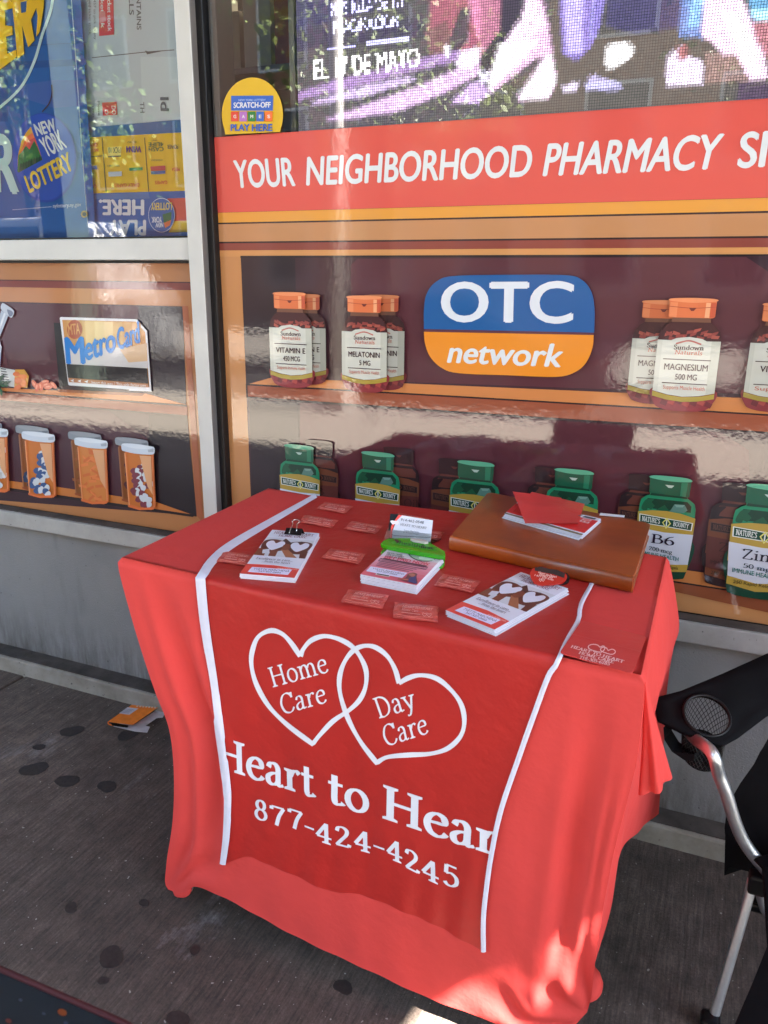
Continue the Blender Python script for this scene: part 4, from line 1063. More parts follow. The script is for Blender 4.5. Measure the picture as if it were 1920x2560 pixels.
p.poly([A(140, 1270), A(145, 1150), A(170, 1050), A(205, 985), A(240, 940), A(325, 1185), A(150, 1280)], rgb(216, 160, 30))
p.poly([A(155, 1230), A(170, 1110), A(205, 1020), A(252, 985), A(325, 1180)], rgb(226, 110, 50))
p.poly([A(165, 1200), A(185, 1110), A(220, 1045), A(270, 1020), A(325, 1180)], rgb(206, 70, 56))
p.poly([A(140, 1270), A(150, 1150), A(180, 1120), A(205, 1080), A(230, 1110), A(265, 1045), A(290, 1090), A(325, 1185), A(150, 1280)], rgb(34, 104, 46))
p.poly([A(150, 1280), A(160, 1220), A(320, 1160), A(325, 1186)], rgb(22, 68, 34))
for q in range(8): p.line([A(165+q*20, 1262-q*9), A(168+q*20, 1210-q*8)], 1.5, rgb(12, 40, 24))
cw2 = rgb(208, 220, 234)
p.text('NEW', A(288, 1010), A(438, 968), A(260, 925), cw2, bold=.05)
p.text('YORK', A(360, 1165), A(512, 1090), A(300, 1040), cw2, bold=.05)
p.text('LOTTERY', A(232, 1430), A(562, 1252), A(190, 1312), rgb(214, 190, 60), bold=.05)
p.build('round_emblem', M['poster'], blue)
p = Print(WP, NW, .007); p.ell(*A(636, 1587), 8.5, 9, rgb(176, 150, 70), 20); p.ell(*A(637, 1588), 5, 5.5, rgb(26, 40, 60), 16); p.build('grommet', M['poster'], blue)
# white ticket-stock carton, printed sideways
YP2 = 2.10
def WQ(u, v): return ony(u, v, YP2)
cart = empty('ticket_carton', (-1.7, YP2, zr1)); tag(cart, 'pale grey carton panel with sideways lettering and red boxes in left window', 'carton')
p = Print(WQ, NW, .0)
p.poly([A(500, -900), A(1400, -900), A(1400, 900), A(640, 960)], rgb(172, 188, 198)); p.poly([A(1040, 420), A(1400, 420), A(1400, 890), A(1060, 920)], rgb(182, 198, 206))
p.line([A(680, 428), A(1085, 385), A(1290, 370)], 2.2, rgb(90, 92, 96)); p.poly([A(1075, 375), A(1110, 385), A(1200, 380), A(1090, 403)], rgb(80, 84, 90))
p.build('carton_face', M['poster'], cart)
p = Print(WQ, NW, .002)
gr = rgb(84, 96, 106); rdc = rgb(190, 62, 68); wh = rgb(206, 206, 210)
p.poly([A(735, -200), A(840, -200), A(848, 258), A(738, 268)], rdc)
def vt(s, x0, x1, y0, y1, c, b=.0): p.text(s, A(x0, y0), A(x0+4, y1), A(x1, y0), c, bold=b)    # reads downwards, tops to the right
vt('NTAINS', 1014, 1046, -20, 222, gr, .02); vt('OLLS', 958, 992, -90, 112, gr, .02)
vt('cket stock', 800, 828, 0, 235, wh, .03); vt('ket  ck', 750, 776, 0, 210, wh, .03)
vt('457 to pick up any', 698, 716, 0, 295, gr); vt('ged ticket stock.', 660, 680, 0, 262, gr)
p.poly([A(742, 90), A(785, 86), A(790, 160), A(746, 172)], rgb(196, 130, 132))
p.poly([A(762, 762), A(870, 755), A(876, 852), A(768, 858)], rdc)
vt('DO', 832, 862, 785, 850, wh, .02); vt('D', 782, 806, 815, 850, wh, .02)
vt('Please', 728, 746, 750, 858, gr); vt('unus', 690, 708, 788, 872, gr); vt('TH', 1044, 1074, 758, 838, gr, .02); vt('Id', 1195, 1255, 722, 825, gr, .03)
p.build('lettering', M['poster'], cart)
# upside-down games card
gc = empty('games_card', (-1.7, 2.09, zr1)); tag(gc, 'yellow and blue games card hung upside down in left window', 'poster')
def WG(u, v): return ony(u, v, 2.088)
p = Print(WG, NW, .0)
p.poly([A(640, 945), A(1400, 880), A(1400, 985), A(650, 1020)], rgb(52, 96, 152)); p.poly([A(648, 1018), A(1400, 978), A(1410, 1412), A(690, 1432)], rgb(214, 176, 34))
p.poly([A(690, 1432), A(1410, 1412), A(1440, 1800), A(700, 1800)], rgb(38, 88, 168)); p.poly([A(700, 1440), A(1100, 1425), A(1110, 1470), A(705, 1475)], rgb(70, 110, 172))
p.poly([A(1240, 1470), A(1400, 1465), A(1410, 1635), A(1290, 1640)], rgb(200, 84, 70)); p.poly([A(1290, 1638), A(1410, 1634), A(1415, 1718), A(1250, 1722)], rgb(206, 172, 40))
p.build('card_sheet', M['poster'], gc)
p = Print(WG, NW, .002)
ink = rgb(60, 60, 60)
def flip(s, x0, x1, yb, yt, c, bold=.02, sl=-.02):      # upside-down: starts at the right, baseline above
    p.text(s, A(x1, yb+sl*x1), A(x0, yb+sl*x0), A(x1, yt+sl*x1), c, bold=bold)
flip('PLAY', 810, 1085, 1632, 1740, rgb(205, 212, 226), .05, 0); flip('HERE.', 735, 1072, 1482, 1592, rgb(205, 212, 226), .05, 0)
for x in (760, 1075): p.line([A(x, 1020), A(x+30, 1420)], 1.5, ink)
p.line([A(655, 1165), A(765, 1155)], 1.5, ink)
flip('GAME', 655, 728, 1075, 1100, rgb(190, 80, 40)); flip('INSTANT', 655, 735, 1115, 1140, rgb(190, 80, 40))
p.poly([A(802, 1092), A(905, 1086), A(902, 1155), A(806, 1160)], rgb(222, 204, 120)); flip('PICK 10', 808, 898, 1110, 1150, ink); p.line([A(805, 1163), A(902, 1157)], 3, ink)
flip('WIN4', 938, 1052, 1105, 1150, rgb(96, 50, 120), .05); flip('4LIFE', 1106, 1218, 1080, 1110, rgb(60, 96, 60)); flip('CASH', 1108, 1218, 1115, 1145, rgb(60, 96, 60))
flip('ONCE DAILY', 950, 1020, 1068, 1080, ink, 0); flip('TWICE DAILY', 800, 898, 1240, 1252, ink, 0); flip('DAILY', 1130, 1170, 1060, 1070, ink, 0)
p.poly([A(1122, 1235), A(1232, 1228), A(1232, 1262), A(1126, 1268)], rgb(186, 70, 70)); p.poly([A(1126, 1270), A(1232, 1264), A(1232, 1288), A(1128, 1294)], rgb(60, 90, 150))
p.poly([A(965, 1245), A(1065, 1240), A(1065, 1262), A(968, 1268)], rgb(60, 130, 80)); p.poly([A(810, 1275), A(910, 1270), A(912, 1305), A(815, 1310)], rgb(180, 190, 200)); p.poly([A(680, 1232), A(725, 1228), A(728, 1255), A(684, 1258)], rgb(80, 120, 170))
flip('WEDNESDAY', 1130, 1215, 1205, 1218, ink, 0); flip('POWER', 1248, 1330, 1100, 1130, ink); flip('MEGA', 1282, 1340, 1270, 1295, rgb(190, 60, 60))
flip('DAILY GAMES', 856, 1042, 1380, 1405, rgb(200, 100, 50)); flip('GAMES', 1158, 1250, 1365, 1390, rgb(200, 80, 50)); flip('QU', 690, 725, 1385, 1410, rgb(190, 80, 40))
p.ell(*A(1208, 1595), 33, 43, rgb(196, 210, 226), 32); p.ell(*A(1208, 1595), 32, 41.5, rgb(46, 90, 166), 32)
p.poly([A(1215, 1590), A(1282, 1570), A(1280, 1630), A(1225, 1652)], rgb(40, 100, 60)); p.poly([A(1225, 1652), A(1280, 1630), A(1270, 1670), A(1235, 1690)], rgb(200, 110, 60))
flip('LOTTERY', 1130, 1285, 1528, 1580, rgb(206, 190, 90), .04); flip('YORK', 1135, 1212, 1632, 1672, rgb(205, 215, 228), .04); flip('NEW', 1165, 1222, 1676, 1708, rgb(205, 215, 228), .04)
p.build('lettering', M['poster'], gc)
# round yellow sticker in the right window
st = empty('round_sticker', (-1.3, 2.029, ZB1)); tag(st, 'round yellow scratch-off games sticker at the foot of the right window', 'sticker')
def WS(u, v): return ony(u, v, 2.0295)
def S1(x, y): return (530+x*.16271, y*.16271)
p = Print(WS, NW, .0)
pts = []
for k in range(49):
    t = R_(215-250*k/48); pts.append(S1(622+470*math.cos(t), 1760-570*math.sin(t)))
pts = [S1(205, 2068)]+[q for q in pts if q[1] < S1(0, 2040)[1]-.0]+[S1(1052, 2026)]
p.poly(pts, rgb(206, 166, 8))
p.build('sticker_disc', M['vinyl'], st)
p = Print(WS, NW, .001)
p.poly([S1(297, 1473), S1(945, 1470), S1(938, 1700), S1(297, 1700)], rgb(36, 88, 180))
p.text('NEW YORK LOTTERY', S1(412, 1555), S1(828, 1553), S1(412, 1524), rgb(180, 200, 226))
p.text('SCRATCH-OFF', S1(335, 1658), S1(905, 1652), S1(335, 1578), rgb(214, 216, 216), bold=.04)
for q, (c, ch) in enumerate((((206, 62, 40), 'G'), ((168, 104, 180), 'A'), ((30, 116, 44), 'M'), ((44, 92, 180), 'E'), ((226, 104, 34), 'S'))):
    x = 297+131*q
    p.poly([S1(x, 1716), S1(x+116, 1716), S1(x+114, 1866), S1(x, 1866)], rgb(*c)); p.text(ch, S1(x+38, 1818), S1(x+82, 1818), S1(x+38, 1768), rgb(214, 212, 206), bold=.04)
p.text('PLAY', S1(295, 2012), S1(590, 2010), S1(295, 1915), rgb(40, 84, 168), bold=.05); p.text('HERE', S1(622, 2018), S1(940, 2016), S1(622, 1915), rgb(40, 84, 168), bold=.05)
p.build('lettering', M['vinyl'], st)

# ================================================================== table and cloth
ZT = .914
FL, BL_, BR_, FR = Vector((-1.152, 1.238, ZT)), Vector((-1.169, 1.885, ZT)), Vector((-.059, 1.746, ZT)), Vector((-.053, 1.150, ZT))
CEN = (FL+BL_+BR_+FR)/4
table = empty('folding_table', (CEN.x, CEN.y, 0)); tag(table, 'folding table hidden under the coral cloth', 'table')
ins = [p+(CEN-p).normalized()*.03-Vector((0, 0, .006)) for p in (FL, FR, BR_, BL_)]
prism('tabletop', ins, (0, 0, -.045), M['wood'], table, .006)
for p_, q_ in ((Vector((-1.095, 1.315, .004)), ins[0]), (Vector((-.14, 1.33, 0)), ins[1]), (Vector((-.15, 1.62, 0)), ins[2]), (Vector((-1.06, 1.74, 0)), ins[3])):
    tube('leg', [p_+Vector((0, 0, .0)), Vector((p_.x*.9+CEN.x*.1, (p_.y+q_.y)/2, .45)), Vector((p_.x*.8+CEN.x*.2, q_.y*.9+CEN.y*.1, ZT-.05))], .014, M['steel'], table, 10, 3)

def lerp(a, b, t): return a+(b-a)*t
def polyline(pts):
    P = [Vector(p) for p in pts]; L = [0]
    for a, b in zip(P[:-1], P[1:]): L.append(L[-1]+(b-a).length)
    def f(t):
        d = t*L[-1]
        for i in range(len(P)-1):
            if d <= L[i+1] or i == len(P)-2:
                k = (d-L[i])/max(1e-9, L[i+1]-L[i]); return P[i]+(P[i+1]-P[i])*k
    return f
def smooth_curve(pts, n=8): return polyline(catmull(pts, n))
def coons(c0, c1, d0, d1, s, t):
    """c0 top(s), c1 bottom(s), d0 left(t), d1 right(t)"""
    return (c0(s)*(1-t)+c1(s)*t + d0(t)*(1-s)+d1(t)*s
            - (c0(0)*(1-s)*(1-t)+c0(1)*s*(1-t)+c1(0)*(1-s)*t+c1(1)*s*t))
DROP = Vector((0, 0, -.009))
# outlines of the front drop
lpx = [((303, 1450), 1.240), ((340, 1580), 1.245), ((386, 1720), 1.252), ((424, 1820), 1.258), ((436, 1930), 1.262), ((432, 2060), 1.266), ((418, 2160), 1.270), ((413, 2205), 1.272), ((420, 2224), 1.270)]
left = smooth_curve([FL+DROP]+[ony(*a, y) for a, y in lpx])
rpx = [((1605, 1790), 1.152), ((1592, 1900), 1.158), ((1566, 2010), 1.168), ((1535, 2130), 1.18), ((1508, 2270), 1.195), ((1490, 2390), 1.215), ((1480, 2480), 1.235)]
rpts = [FR+DROP]+[ony(*a, y) for a, y in rpx]
rpts.append(Vector((rpts[-1].x-.006, 1.245, .135)))
right = smooth_curve(rpts)
hpx = [((445, 2233), 1.268), ((470, 2226), 1.266), ((494, 2218), 1.262), ((573, 2251), 1.252), ((747, 2345), 1.238), ((955, 2442), 1.225), ((1058, 2490), 1.218), ((1162, 2530), 1.212), ((1246, 2562), 1.212)]
hem = [left(1)]+[ony(*a, y) for a, y in hpx]
hem += [Vector((-.20, 1.222, .028)), Vector((-.13, 1.240, .075)), right(1)]
bottom = smooth_curve(hem)
top_f = polyline([FL+DROP, FR+DROP])
def fold(x, c, w): return math.exp(-((x-c)/w)**2)
def front_off(s, t):
    o = 0.0
    env = math.sin(math.pi*min(1, t*1.15)) if t < .87 else 0
    o += .014*fold(s, .060+.03*t, .018)*math.sin(math.pi*t)**.7
    o -= .020*fold(s, .105+.03*t, .026)*math.sin(math.pi*t)
    o += .012*fold(s, .150+.03*t, .020)*math.sin(math.pi*t)
    o += .006*fold(s, .02, .015)*math.sin(math.pi*t)
    o -= .016*math.sin(math.pi*s)*math.sin(math.pi*t)                     # stretched hollow
    o += .010*fold(s, .965-.03*t, .012)*math.sin(math.pi*min(1, t*1.1)) - .012*fold(s, .935-.04*t, .016)*math.sin(math.pi*min(1, t*1.1))
    o += .007*fold(s, .90-.05*t, .015)*math.sin(math.pi*t)+.006*fold(s, .985-.01*t, .006)*math.sin(math.pi*min(1, t*1.3))-.006*fold(s, .955-.025*t, .007)*math.sin(math.pi*min(1, t*1.2))
    # creases fanning out of the right foot
    ds, dt = (1-s)*1.05, (1-t)*.85
    r = math.hypot(ds, dt); a = math.atan2(dt, ds+1e-6)
    o += .0075*math.sin(a*13)*math.exp(-((r-.16)/.11)**2)
    ds = s*1.05; r = math.hypot(ds, dt); a = math.atan2(dt, ds+1e-6)
    o += .006*math.sin(a*9)*math.exp(-((r-.12)/.08)**2)
    o += .0016*math.sin(s*31+t*4)*math.sin(math.pi*t)+.001*math.sin(s*70-t*9)*t
    return o
cv, cf = [], []
def patch(fn, ns, nt):
    b = len(cv)
    for j in range(nt+1):
        for i in range(ns+1): cv.append(fn(i/ns, j/nt))
    for j in range(nt):
        for i in range(ns):
            k = b+j*(ns+1)+i; cf.append((k, k+1, k+ns+2, k+ns+1))
    return b
NS, NT = 110, 80
def front(s, t):
    p_ = coons(top_f, bottom, left, right, s, t)
    return p_+Vector((.05, -1, .0))*front_off(s, t)
INS = .007
def inset(p): 
    q = Vector((p.x, p.y, ZT+.002)); d = CEN-p; return q+Vector((math.copysign(INS, d.x), math.copysign(INS, d.y), 0))
tc = [inset(FL), inset(FR), inset(BR_), inset(BL_)]
def topf(s, t):
    p_ = lerp(lerp(tc[0], tc[1], s), lerp(tc[3], tc[2], s), t)
    return p_+Vector((0, 0, .0012*math.sin(s*19+t*5)*math.sin(math.pi*t)*math.sin(math.pi*s)))
bt = patch(topf, NS, 40)
bf = patch(front, NS, NT)
# right side: a looser drape with a hanging fold at the corner
rs_back = smooth_curve([BR_+DROP]+[ony(*q, 1.755) for q in ((1688, 1480), (1698, 1570), (1684, 1620), (1668, 1720), (1660, 1850), (1652, 1960), (1647, 2034))])
rs_hem = smooth_curve([right(.80), Vector((-.075, 1.33, .33)), Vector((-.07, 1.43, .385)), Vector((-.045, 1.58, .33)), rs_back(1)])
rtop = polyline([FR+DROP, BR_+DROP])
rfront = lambda t: right(.80*t)
def rside(s, t):
    p_ = coons(rtop, rs_hem, rfront, rs_back, s, t)
    o = .010*fold(s, .45, .14)*math.sin(math.pi*t)-.010*fold(s, .14, .06)*math.sin(math.pi*t)
    o += .003*math.sin(s*14)*t*math.sin(math.pi*s)
    return p_+Vector((1, -.1, 0))*o
br = patch(rside, 60, 50)
# a loose corner lappet hanging over the side
lap_ax = smooth_curve([FR+DROP+Vector((.000, .006, .001)), ony(1618, 1760, 1.18), ony(1628, 1860, 1.205), ony(1636, 1952, 1.232)])
def lappet(s, t):
    a = -.85*math.pi+1.5*math.pi*s                     # from the front face round the outside to the back
    w_ = .001+.0215*t; pinch = 1+.22*math.sin(5*a+1.2)*t
    p_ = lap_ax(t)+Vector((math.cos(a)*w_*pinch, math.sin(a)*w_*1.6*pinch, 0))
    return p_+Vector((0, 0, -.020*max(0, t-.6)*2.5*max(0, -math.cos(a))+.012*t*max(0, math.cos(a))))
patch(lappet, 40, 34)
# left and back drops, out of sight
lhem = smooth_curve([left(1), Vector((-1.10, 1.45, .16)), Vector((-1.10, 1.62, .16)), Vector((-1.11, 1.80, .03))])
lback = smooth_curve([BL_+DROP, Vector((-1.14, 1.85, .5)), Vector((-1.11, 1.80, .03))])
def lside(s, t): return coons(polyline([FL+DROP, BL_+DROP]), lhem, left, lback, s, t)+Vector((1, 0, 0))*.03*math.sin(math.pi*s)*math.sin(math.pi*t)
bl = patch(lside, 40, 40)
bhem = smooth_curve([lback(1), Vector((-.6, 1.74, .2)), rs_back(1)])
def bside(s, t): return coons(polyline([BL_+DROP, BR_+DROP]), bhem, lback, rs_back, s, t)+Vector((0, -1, 0))*.02*math.sin(math.pi*s)*math.sin(math.pi*t)
bb = patch(bside, NS, 30)
# rolled edges joining top and drops
n1 = NS+1
for i in range(NS):
    cf.append((bt+i, bt+i+1, bf+i+1, bf+i)); k = bt+40*n1; cf.append((k+i, k+i+1, bb+i+1, bb+i))
def strip_idx(b0, idx_t):
    for j in range(40):
        a0, a1 = idx_t(j), idx_t(j+1); s0, s1 = b0(j), b0(j+1)
        cf.append((a0, a1, s1, s0))
strip_idx(lambda j: br+round(j*1.5), lambda j: bt+j*n1+NS)
strip_idx(lambda j: bl+j, lambda j: bt+j*n1)
# foot pockets: rounded bulges of the hem over the table feet
def pocket(c, rx, ry, rz):
    b = len(cv); nu, nv = 16, 10
    for j in range(nv+1):
        th = math.pi*j/nv
        for i in range(nu):
            ph = 2*math.pi*i/nu; k = 1+.08*math.sin(3*ph+j)
            cv.append(c+Vector((rx*math.sin(th)*math.cos(ph)*k, ry*math.sin(th)*math.sin(ph)*k, rz*math.cos(th))))
    for j in range(nv):
        for i in range(nu):
            cf.append((b+j*nu+i, b+j*nu+(i+1) % nu, b+(j+1)*nu+(i+1) % nu, b+(j+1)*nu+i))
pc0 = left(1)+Vector((.024, .022, 0)); pc0.z = .028; pocket(pc0, .027, .022, .027)
pocket(right(1)+Vector((-.012, .035, .035)), .036, .036, .036)
cloth = mesh('tablecloth', cv, cf, M['coral'], None, None, True)
tag(cloth, 'coral red stretch cloth fitted over the table', 'tablecloth')
BV = BVHTree.FromPolygons([tuple(v) for v in cv[bf:bf+(NS+1)*(NT+1)]], [tuple(k-bf for k in f) for f in cf if min(f) >= bf and max(f) < bf+(NS+1)*(NT+1)])
YFRONT = lambda x: 1.238+(x+1.152)*(1.150-1.238)/1.099
def on_front(u, v, lift=.004):
    d = ray(u, v).normalized(); h = BV.ray_cast(CAM, d)
    if h[0] is None:
        # just above the fold or past an edge: the plane of the drop
        x = ony(u, v, 1.2).x; q = ony(u, v, YFRONT(x)); return q+Vector((0, -lift, 0))
    n = h[1] if h[1].dot(d) < 0 else -h[1]
    return h[0]+n*lift
def on_top(u, v, lift=.004): return onz(u, v, ZT+.002+lift)

# ================================================================== runner
runner = empty('table_runner', (-.65, 1.22, ZT)); tag(runner, 'dark red runner with white edges, linked hearts and lettering over the coral cloth', 'table runner')
def px_curve(pts, n=6): return polyline([(p.x, p.y, 0) for p in catmull([(a, b, 0) for a, b in pts], n)])
tL = px_curve([(790, 1239), (690, 1296), (575, 1364), (528, 1405), (505, 1441)])
tR = px_curve([(1560, 1330), (1500, 1420), (1478, 1462), (1452, 1512), (1446, 1550), (1418, 1600), (1391, 1661)])
fL = px_curve([(505, 1441), (517, 1560), (538, 1700), (553, 1825), (567, 1930), (573, 1990), (570, 2080), (561, 2157)])
fR = px_curve([(1391, 1661), (1372, 1690), (1335, 1790), (1305, 1875), (1258, 2012), (1232, 2130), (1216, 2240), (1211, 2300), (1211, 2374)])
fB = px_curve([(561, 2157), (629, 2138), (677, 2161), (816, 2220), (885, 2232), (989, 2265), (1135, 2334), (1211, 2374)])
fT = px_curve([(505, 1441), (950, 1545), (1391, 1661)])
tB = px_curve([(790, 1239), (1200, 1309), (1560, 1371)])
rv, rf = [], []
NSR, NTT, NTF = 70, 30, 80
for j in range(NTT):
    t = j/NTT
    for i in range(NSR+1):
        q = coons(tB, fT, tL, tR, i/NSR, t); P = on_top(q.x, q.y, .0022)
        yl_ = YFRONT(P.x)+.006
        if P.y < yl_: P.y = yl_
        rv.append(P)
for j in range(NTF+1):
    t = j/NTF
    for i in range(NSR+1):
        q = coons(fT, fB, fL, fR, i/NSR, t)
        if j == 0:
            x = onz(q.x, q.y, ZT).x; P = Vector((x, YFRONT(x)-.001, ZT+.0015))
        else:
            P = on_front(q.x, q.y, .0035)
            P += Vector((0, -1, 0))*(.0022*math.sin(i/NSR*23+1.3*math.sin(t*5))*t+.0015*math.sin(i/NSR*57+t*7)*t)*(1 if 0 < i < NSR else .3)
            P.z = min(P.z, ZT-.002)
        rv.append(P)
for j in range(NTT+NTF):
    for i in range(NSR):
        k = j*(NSR+1)+i; rf.append((k, k+1, k+NSR+2, k+NSR+1))
mesh('runner_cloth', rv, rf, M['runner'], runner, None, True)
BVR = BVHTree.FromPolygons([tuple(v) for v in rv], rf)
def on_run(u, v, lift=.001):
    d = ray(u, v).normalized(); h = BVR.ray_cast(CAM, d)
    if h[0] is None: return on_front(u, v, .0035+lift)
    n = h[1] if h[1].dot(d) < 0 else -h[1]
    return h[0]+n*lift
def trim(curve_t, curve_f, wt, wf, name='trim'):
    vs, fs = [], []; rows = []
    for k in range(25): rows.append((curve_t, k/25, wt, True))
    for k in range(71): rows.append((curve_f, k/70, wf, False))
    for c, t, w, tp in rows:
        p = c(t); a = c(max(0, t-.02)); b = c(min(1, t+.02)); d = (b-a); d.normalize(); nrm = Vector((-d.y, d.x, 0))
        ww = (w[0]+(w[1]-w[0])*t)/2
        for sgn in (-1, -.5, 0, .5, 1):
            q = p+nrm*ww*sgn; bulge = .0016*(1-sgn*sgn)
            if tp:
                P = on_top(q.x, q.y, .0034+bulge); P.y = max(P.y, YFRONT(P.x)-.002)
            else:
                P = on_front(q.x, q.y, .0062+bulge); P.z = min(P.z, ZT+.004)
            vs.append(P)
    for j in range(len(rows)-1):
        for i in range(4): fs.append((j*5+i, j*5+i+1, j*5+i+6, j*5+i+5))
    return mesh(name, vs, fs, M['trim'], runner, None, True)
trim(tL, fL, (11, 24), (25, 13)); trim(tR, fR, (9, 13), (14, 12))
# lettering and hearts, printed on the runner
def cloth_stroke(v, f, pts, w, lay, closed=True):
    P = [Vector((p.x, p.y)) for p in pts]; n = len(P); b = len(v)
    if closed: P.append(P[0]); n += 1
    for i in range(n):
        d = P[min(i+1, n-1)]-P[max(i-1, 0)]
        d.normalize(); q = Vector((-d.y, d.x))
        for sg in (-.5, 0, .5):
            z = P[i]+q*w*sg*(1+.12*math.sin(i*.35)); v.append(on_run(z.x, z.y, .0012+lay))
    for i in range(n-1):
        for k in range(2): f.append((b+i*3+k, b+i*3+k+1, b+i*3+k+4, b+i*3+k+3))
def heart_px(pts):
    """two smooth lobes meeting at the notch and the tip"""
    i = pts.index('tip'); a, b = pts[:i], pts[i+1:]
    tip = a[-1]
    return catmull([(x, y, 0) for x, y in map(lambda p: R3(*p), a)], 8)+catmull([(x, y, 0) for x, y in map(lambda p: R3(*p), [tip]+b)], 8)[1:-1]
h1 = [(648, 258), (604, 194), (562, 153), (510, 140), (455, 168), (428, 230), (423, 300), (447, 390), (505, 490), (590, 575), (705, 662), 'tip', (740, 618), (800, 556), (870, 508), (920, 460), (948, 400), (952, 330), (930, 270), (890, 216), (830, 180), (760, 165), (700, 184), (664, 222), (648, 258)]
h2 = [(1103, 382), (1085, 318), (1050, 258), (1000, 219), (950, 209), (900, 226), (860, 270), (834, 330), (828, 400), (845, 480), (880, 570), (932, 660), (1000, 748), 'tip', (1050, 722), (1150, 712), (1250, 706), (1330, 680), (1388, 622), (1404, 550), (1385, 470), (1330, 400), (1270, 357), (1200, 345), (1145, 358), (1103, 382)]
for i, h in enumerate((h1, h2)):
    v, f = [], []; cloth_stroke(v, f, heart_px(h), 11.5, .0001+i*.0002); mesh('heart_outline', v, f, M['ink'], runner)
def edge_x(c, y):
    lo_, hi_ = 0.0, 1.0
    for _ in range(24):
        m = (lo_+hi_)/2
        if c(m).y < y: lo_ = m
        else: hi_ = m
    return c(lo_).x
def cloth_text(s, bl, br_, tl, thick, thin, name='lettering', mp=R3):
    polys, w, _ = serif(s, thick, thin)
    bl, br_, tl = Vector(mp(*bl)), Vector(mp(*br_)), Vector(mp(*tl)); v, f = [], []
    for pts, k in polys:
        b = len(v)
        mx = [bl+(br_-bl)*(x/w)+(tl-bl)*y for x, y in pts]; my = sum(q.y for q in mx)/len(mx)
        if sum(q.x for q in mx)/len(mx) < edge_x(fL, my)+1 or sum(q.x for q in mx)/len(mx) > edge_x(fR, my)+1: continue
        for x, y in pts:
            q = bl+(br_-bl)*(x/w)+(tl-bl)*y; v.append(on_run(q.x, q.y, .0010+.00003*k))
        f.append(tuple(range(b, b+len(pts))))
    return mesh(name, v, f, M['ink'], runner)
cloth_text('Home', (522, 402), (781, 330), (496, 312), .115, .05)
cloth_text('Care', (566, 528), (772, 470), (546, 437), .115, .05)
cloth_text('Day', (1012, 545), (1190, 492), (980, 453), .115, .05)
cloth_text('Care', (1042, 675), (1241, 612), (1018, 580), .115, .05)
cloth_text('Heart', (262, 768), (722, 914), (258, 620), .165, .07)
cloth_text('to', (776, 930), (965, 990), (776, 782), .165, .07)
cloth_text('Hear', (1026, 1004), (1562, 1184), (1030, 848), .165, .07)
for ch, x0, y0, x1, y1, hgt in (('8', 437, 1004, 497, 1022, 92), ('7', 507, 1028, 580, 1050, 90), ('7', 590, 1043, 662, 1066, 90), ('-', 668, 1075, 712, 1092, 92), ('4', 718, 1106, 792, 1130, 92), ('2', 808, 1128, 884, 1148, 93), ('4', 894, 1146, 973, 1168, 94), ('-', 986, 1166, 1036, 1184, 94), ('4', 1044, 1186, 1118, 1216, 94), ('2', 1130, 1232, 1200, 1268, 95), ('4', 1205, 1276, 1286, 1312, 97), ('5', 1305, 1302, 1380, 1334, 98)):
    cloth_text(ch, (x0, y0), (x1, y1), (x0-2, y0-hgt), .16, .07)

# ================================================================== things on the table
ZC = ZT+.0045
UPV = (0, 0, 1)
def slab_stack(name, label, cat, px, h, sheets=5, group=None, fan=.0, z0=ZC, sheet_mat='white_paper'):
    """a stack of sheets; px: photo points of the top face, in order"""
    top = [onz(*q, z0+h) for q in px]; c = sum(top, Vector())/len(top)
    e = empty(name, (c.x, c.y, z0)); tag(e, label, cat, group)
    rn = random.Random(int(px[0][0]))
    for k in range(sheets):
        z1 = z0+h*(k+1)/sheets; d = (sheets-1-k)/max(1, sheets-1)
        off = Vector((rn.uniform(-1, 1), rn.uniform(-1, 1), 0))*.0022*d*(1+fan)
        prism('sheet_bundle', [Vector((q.x, q.y, z1-.0004 if k < sheets-1 else z1))+off for q in top], (0, 0, -(h/sheets-.0008)), M[sheet_mat], e, .0003)
    return e, z0+h
def hands_picture(p, q):
    """photo band: dark hands making two pale hearts; q maps unit square (x right, y down) to the photo"""
    g = lambda x, y: q(x, y)
    p.poly([g(0, 0), g(1, 0), g(1, 1), g(0, 1)], rgb(190, 196, 204))
    br1, br2, br3 = rgb(84, 34, 26), rgb(112, 54, 36), rgb(52, 22, 22)
    p.blob([g(.02, .18), (g(.2, .08)), g(.42, .16), g(.5, .22), g(.62, .14), g(.82, .1), g(.99, .2), g(.98, .5), g(.9, .75), g(.7, .8), g(.5, .66), g(.3, .78), g(.1, .7), g(.02, .5)], br1)
    p.poly([g(.0, .62), g(.16, .58), g(.2, 1), g(.0, 1)], br2); p.poly([g(.26, .66), g(.4, .62), g(.42, 1), g(.28, 1)], br2)
    p.poly([g(.44, .6), g(.58, .58), g(.84, 1), g(.62, 1)], rgb(150, 92, 60)); p.poly([g(.84, .7), g(.98, .6), g(1, 1), g(.88, 1)], br1)
    p.poly([g(.4, .0), g(.55, .2), g(.75, .1), g(.8, .18), g(.55, .34), g(.36, .14)], br3)
    for cx in (.27, .76):
        hp = [(0, -.12), (.08, -.25), (.17, -.2), (.18, -.02), (.09, .16), (0, .26), (-.09, .16), (-.18, -.02), (-.17, -.2), (-.08, -.25)]
        p.blob([g(cx+a*.98, .42+b) for a, b in hp], rgb(206, 210, 224), 3)
    p.blob([g(.44, .36), g(.53, .3), g(.6, .44), g(.56, .62), g(.46, .6)], br2); p.poly([g(.1, .7), g(.22, .62), g(.27, .86), g(.14, .9)], rgb(196, 200, 210))
def bil(q):
    a, b, c, d = [Vector(x) for x in q]
    return lambda x, y: tuple((a*(1-x)+b*x)*(1-y)+(d*(1-x)+c*x)*y)
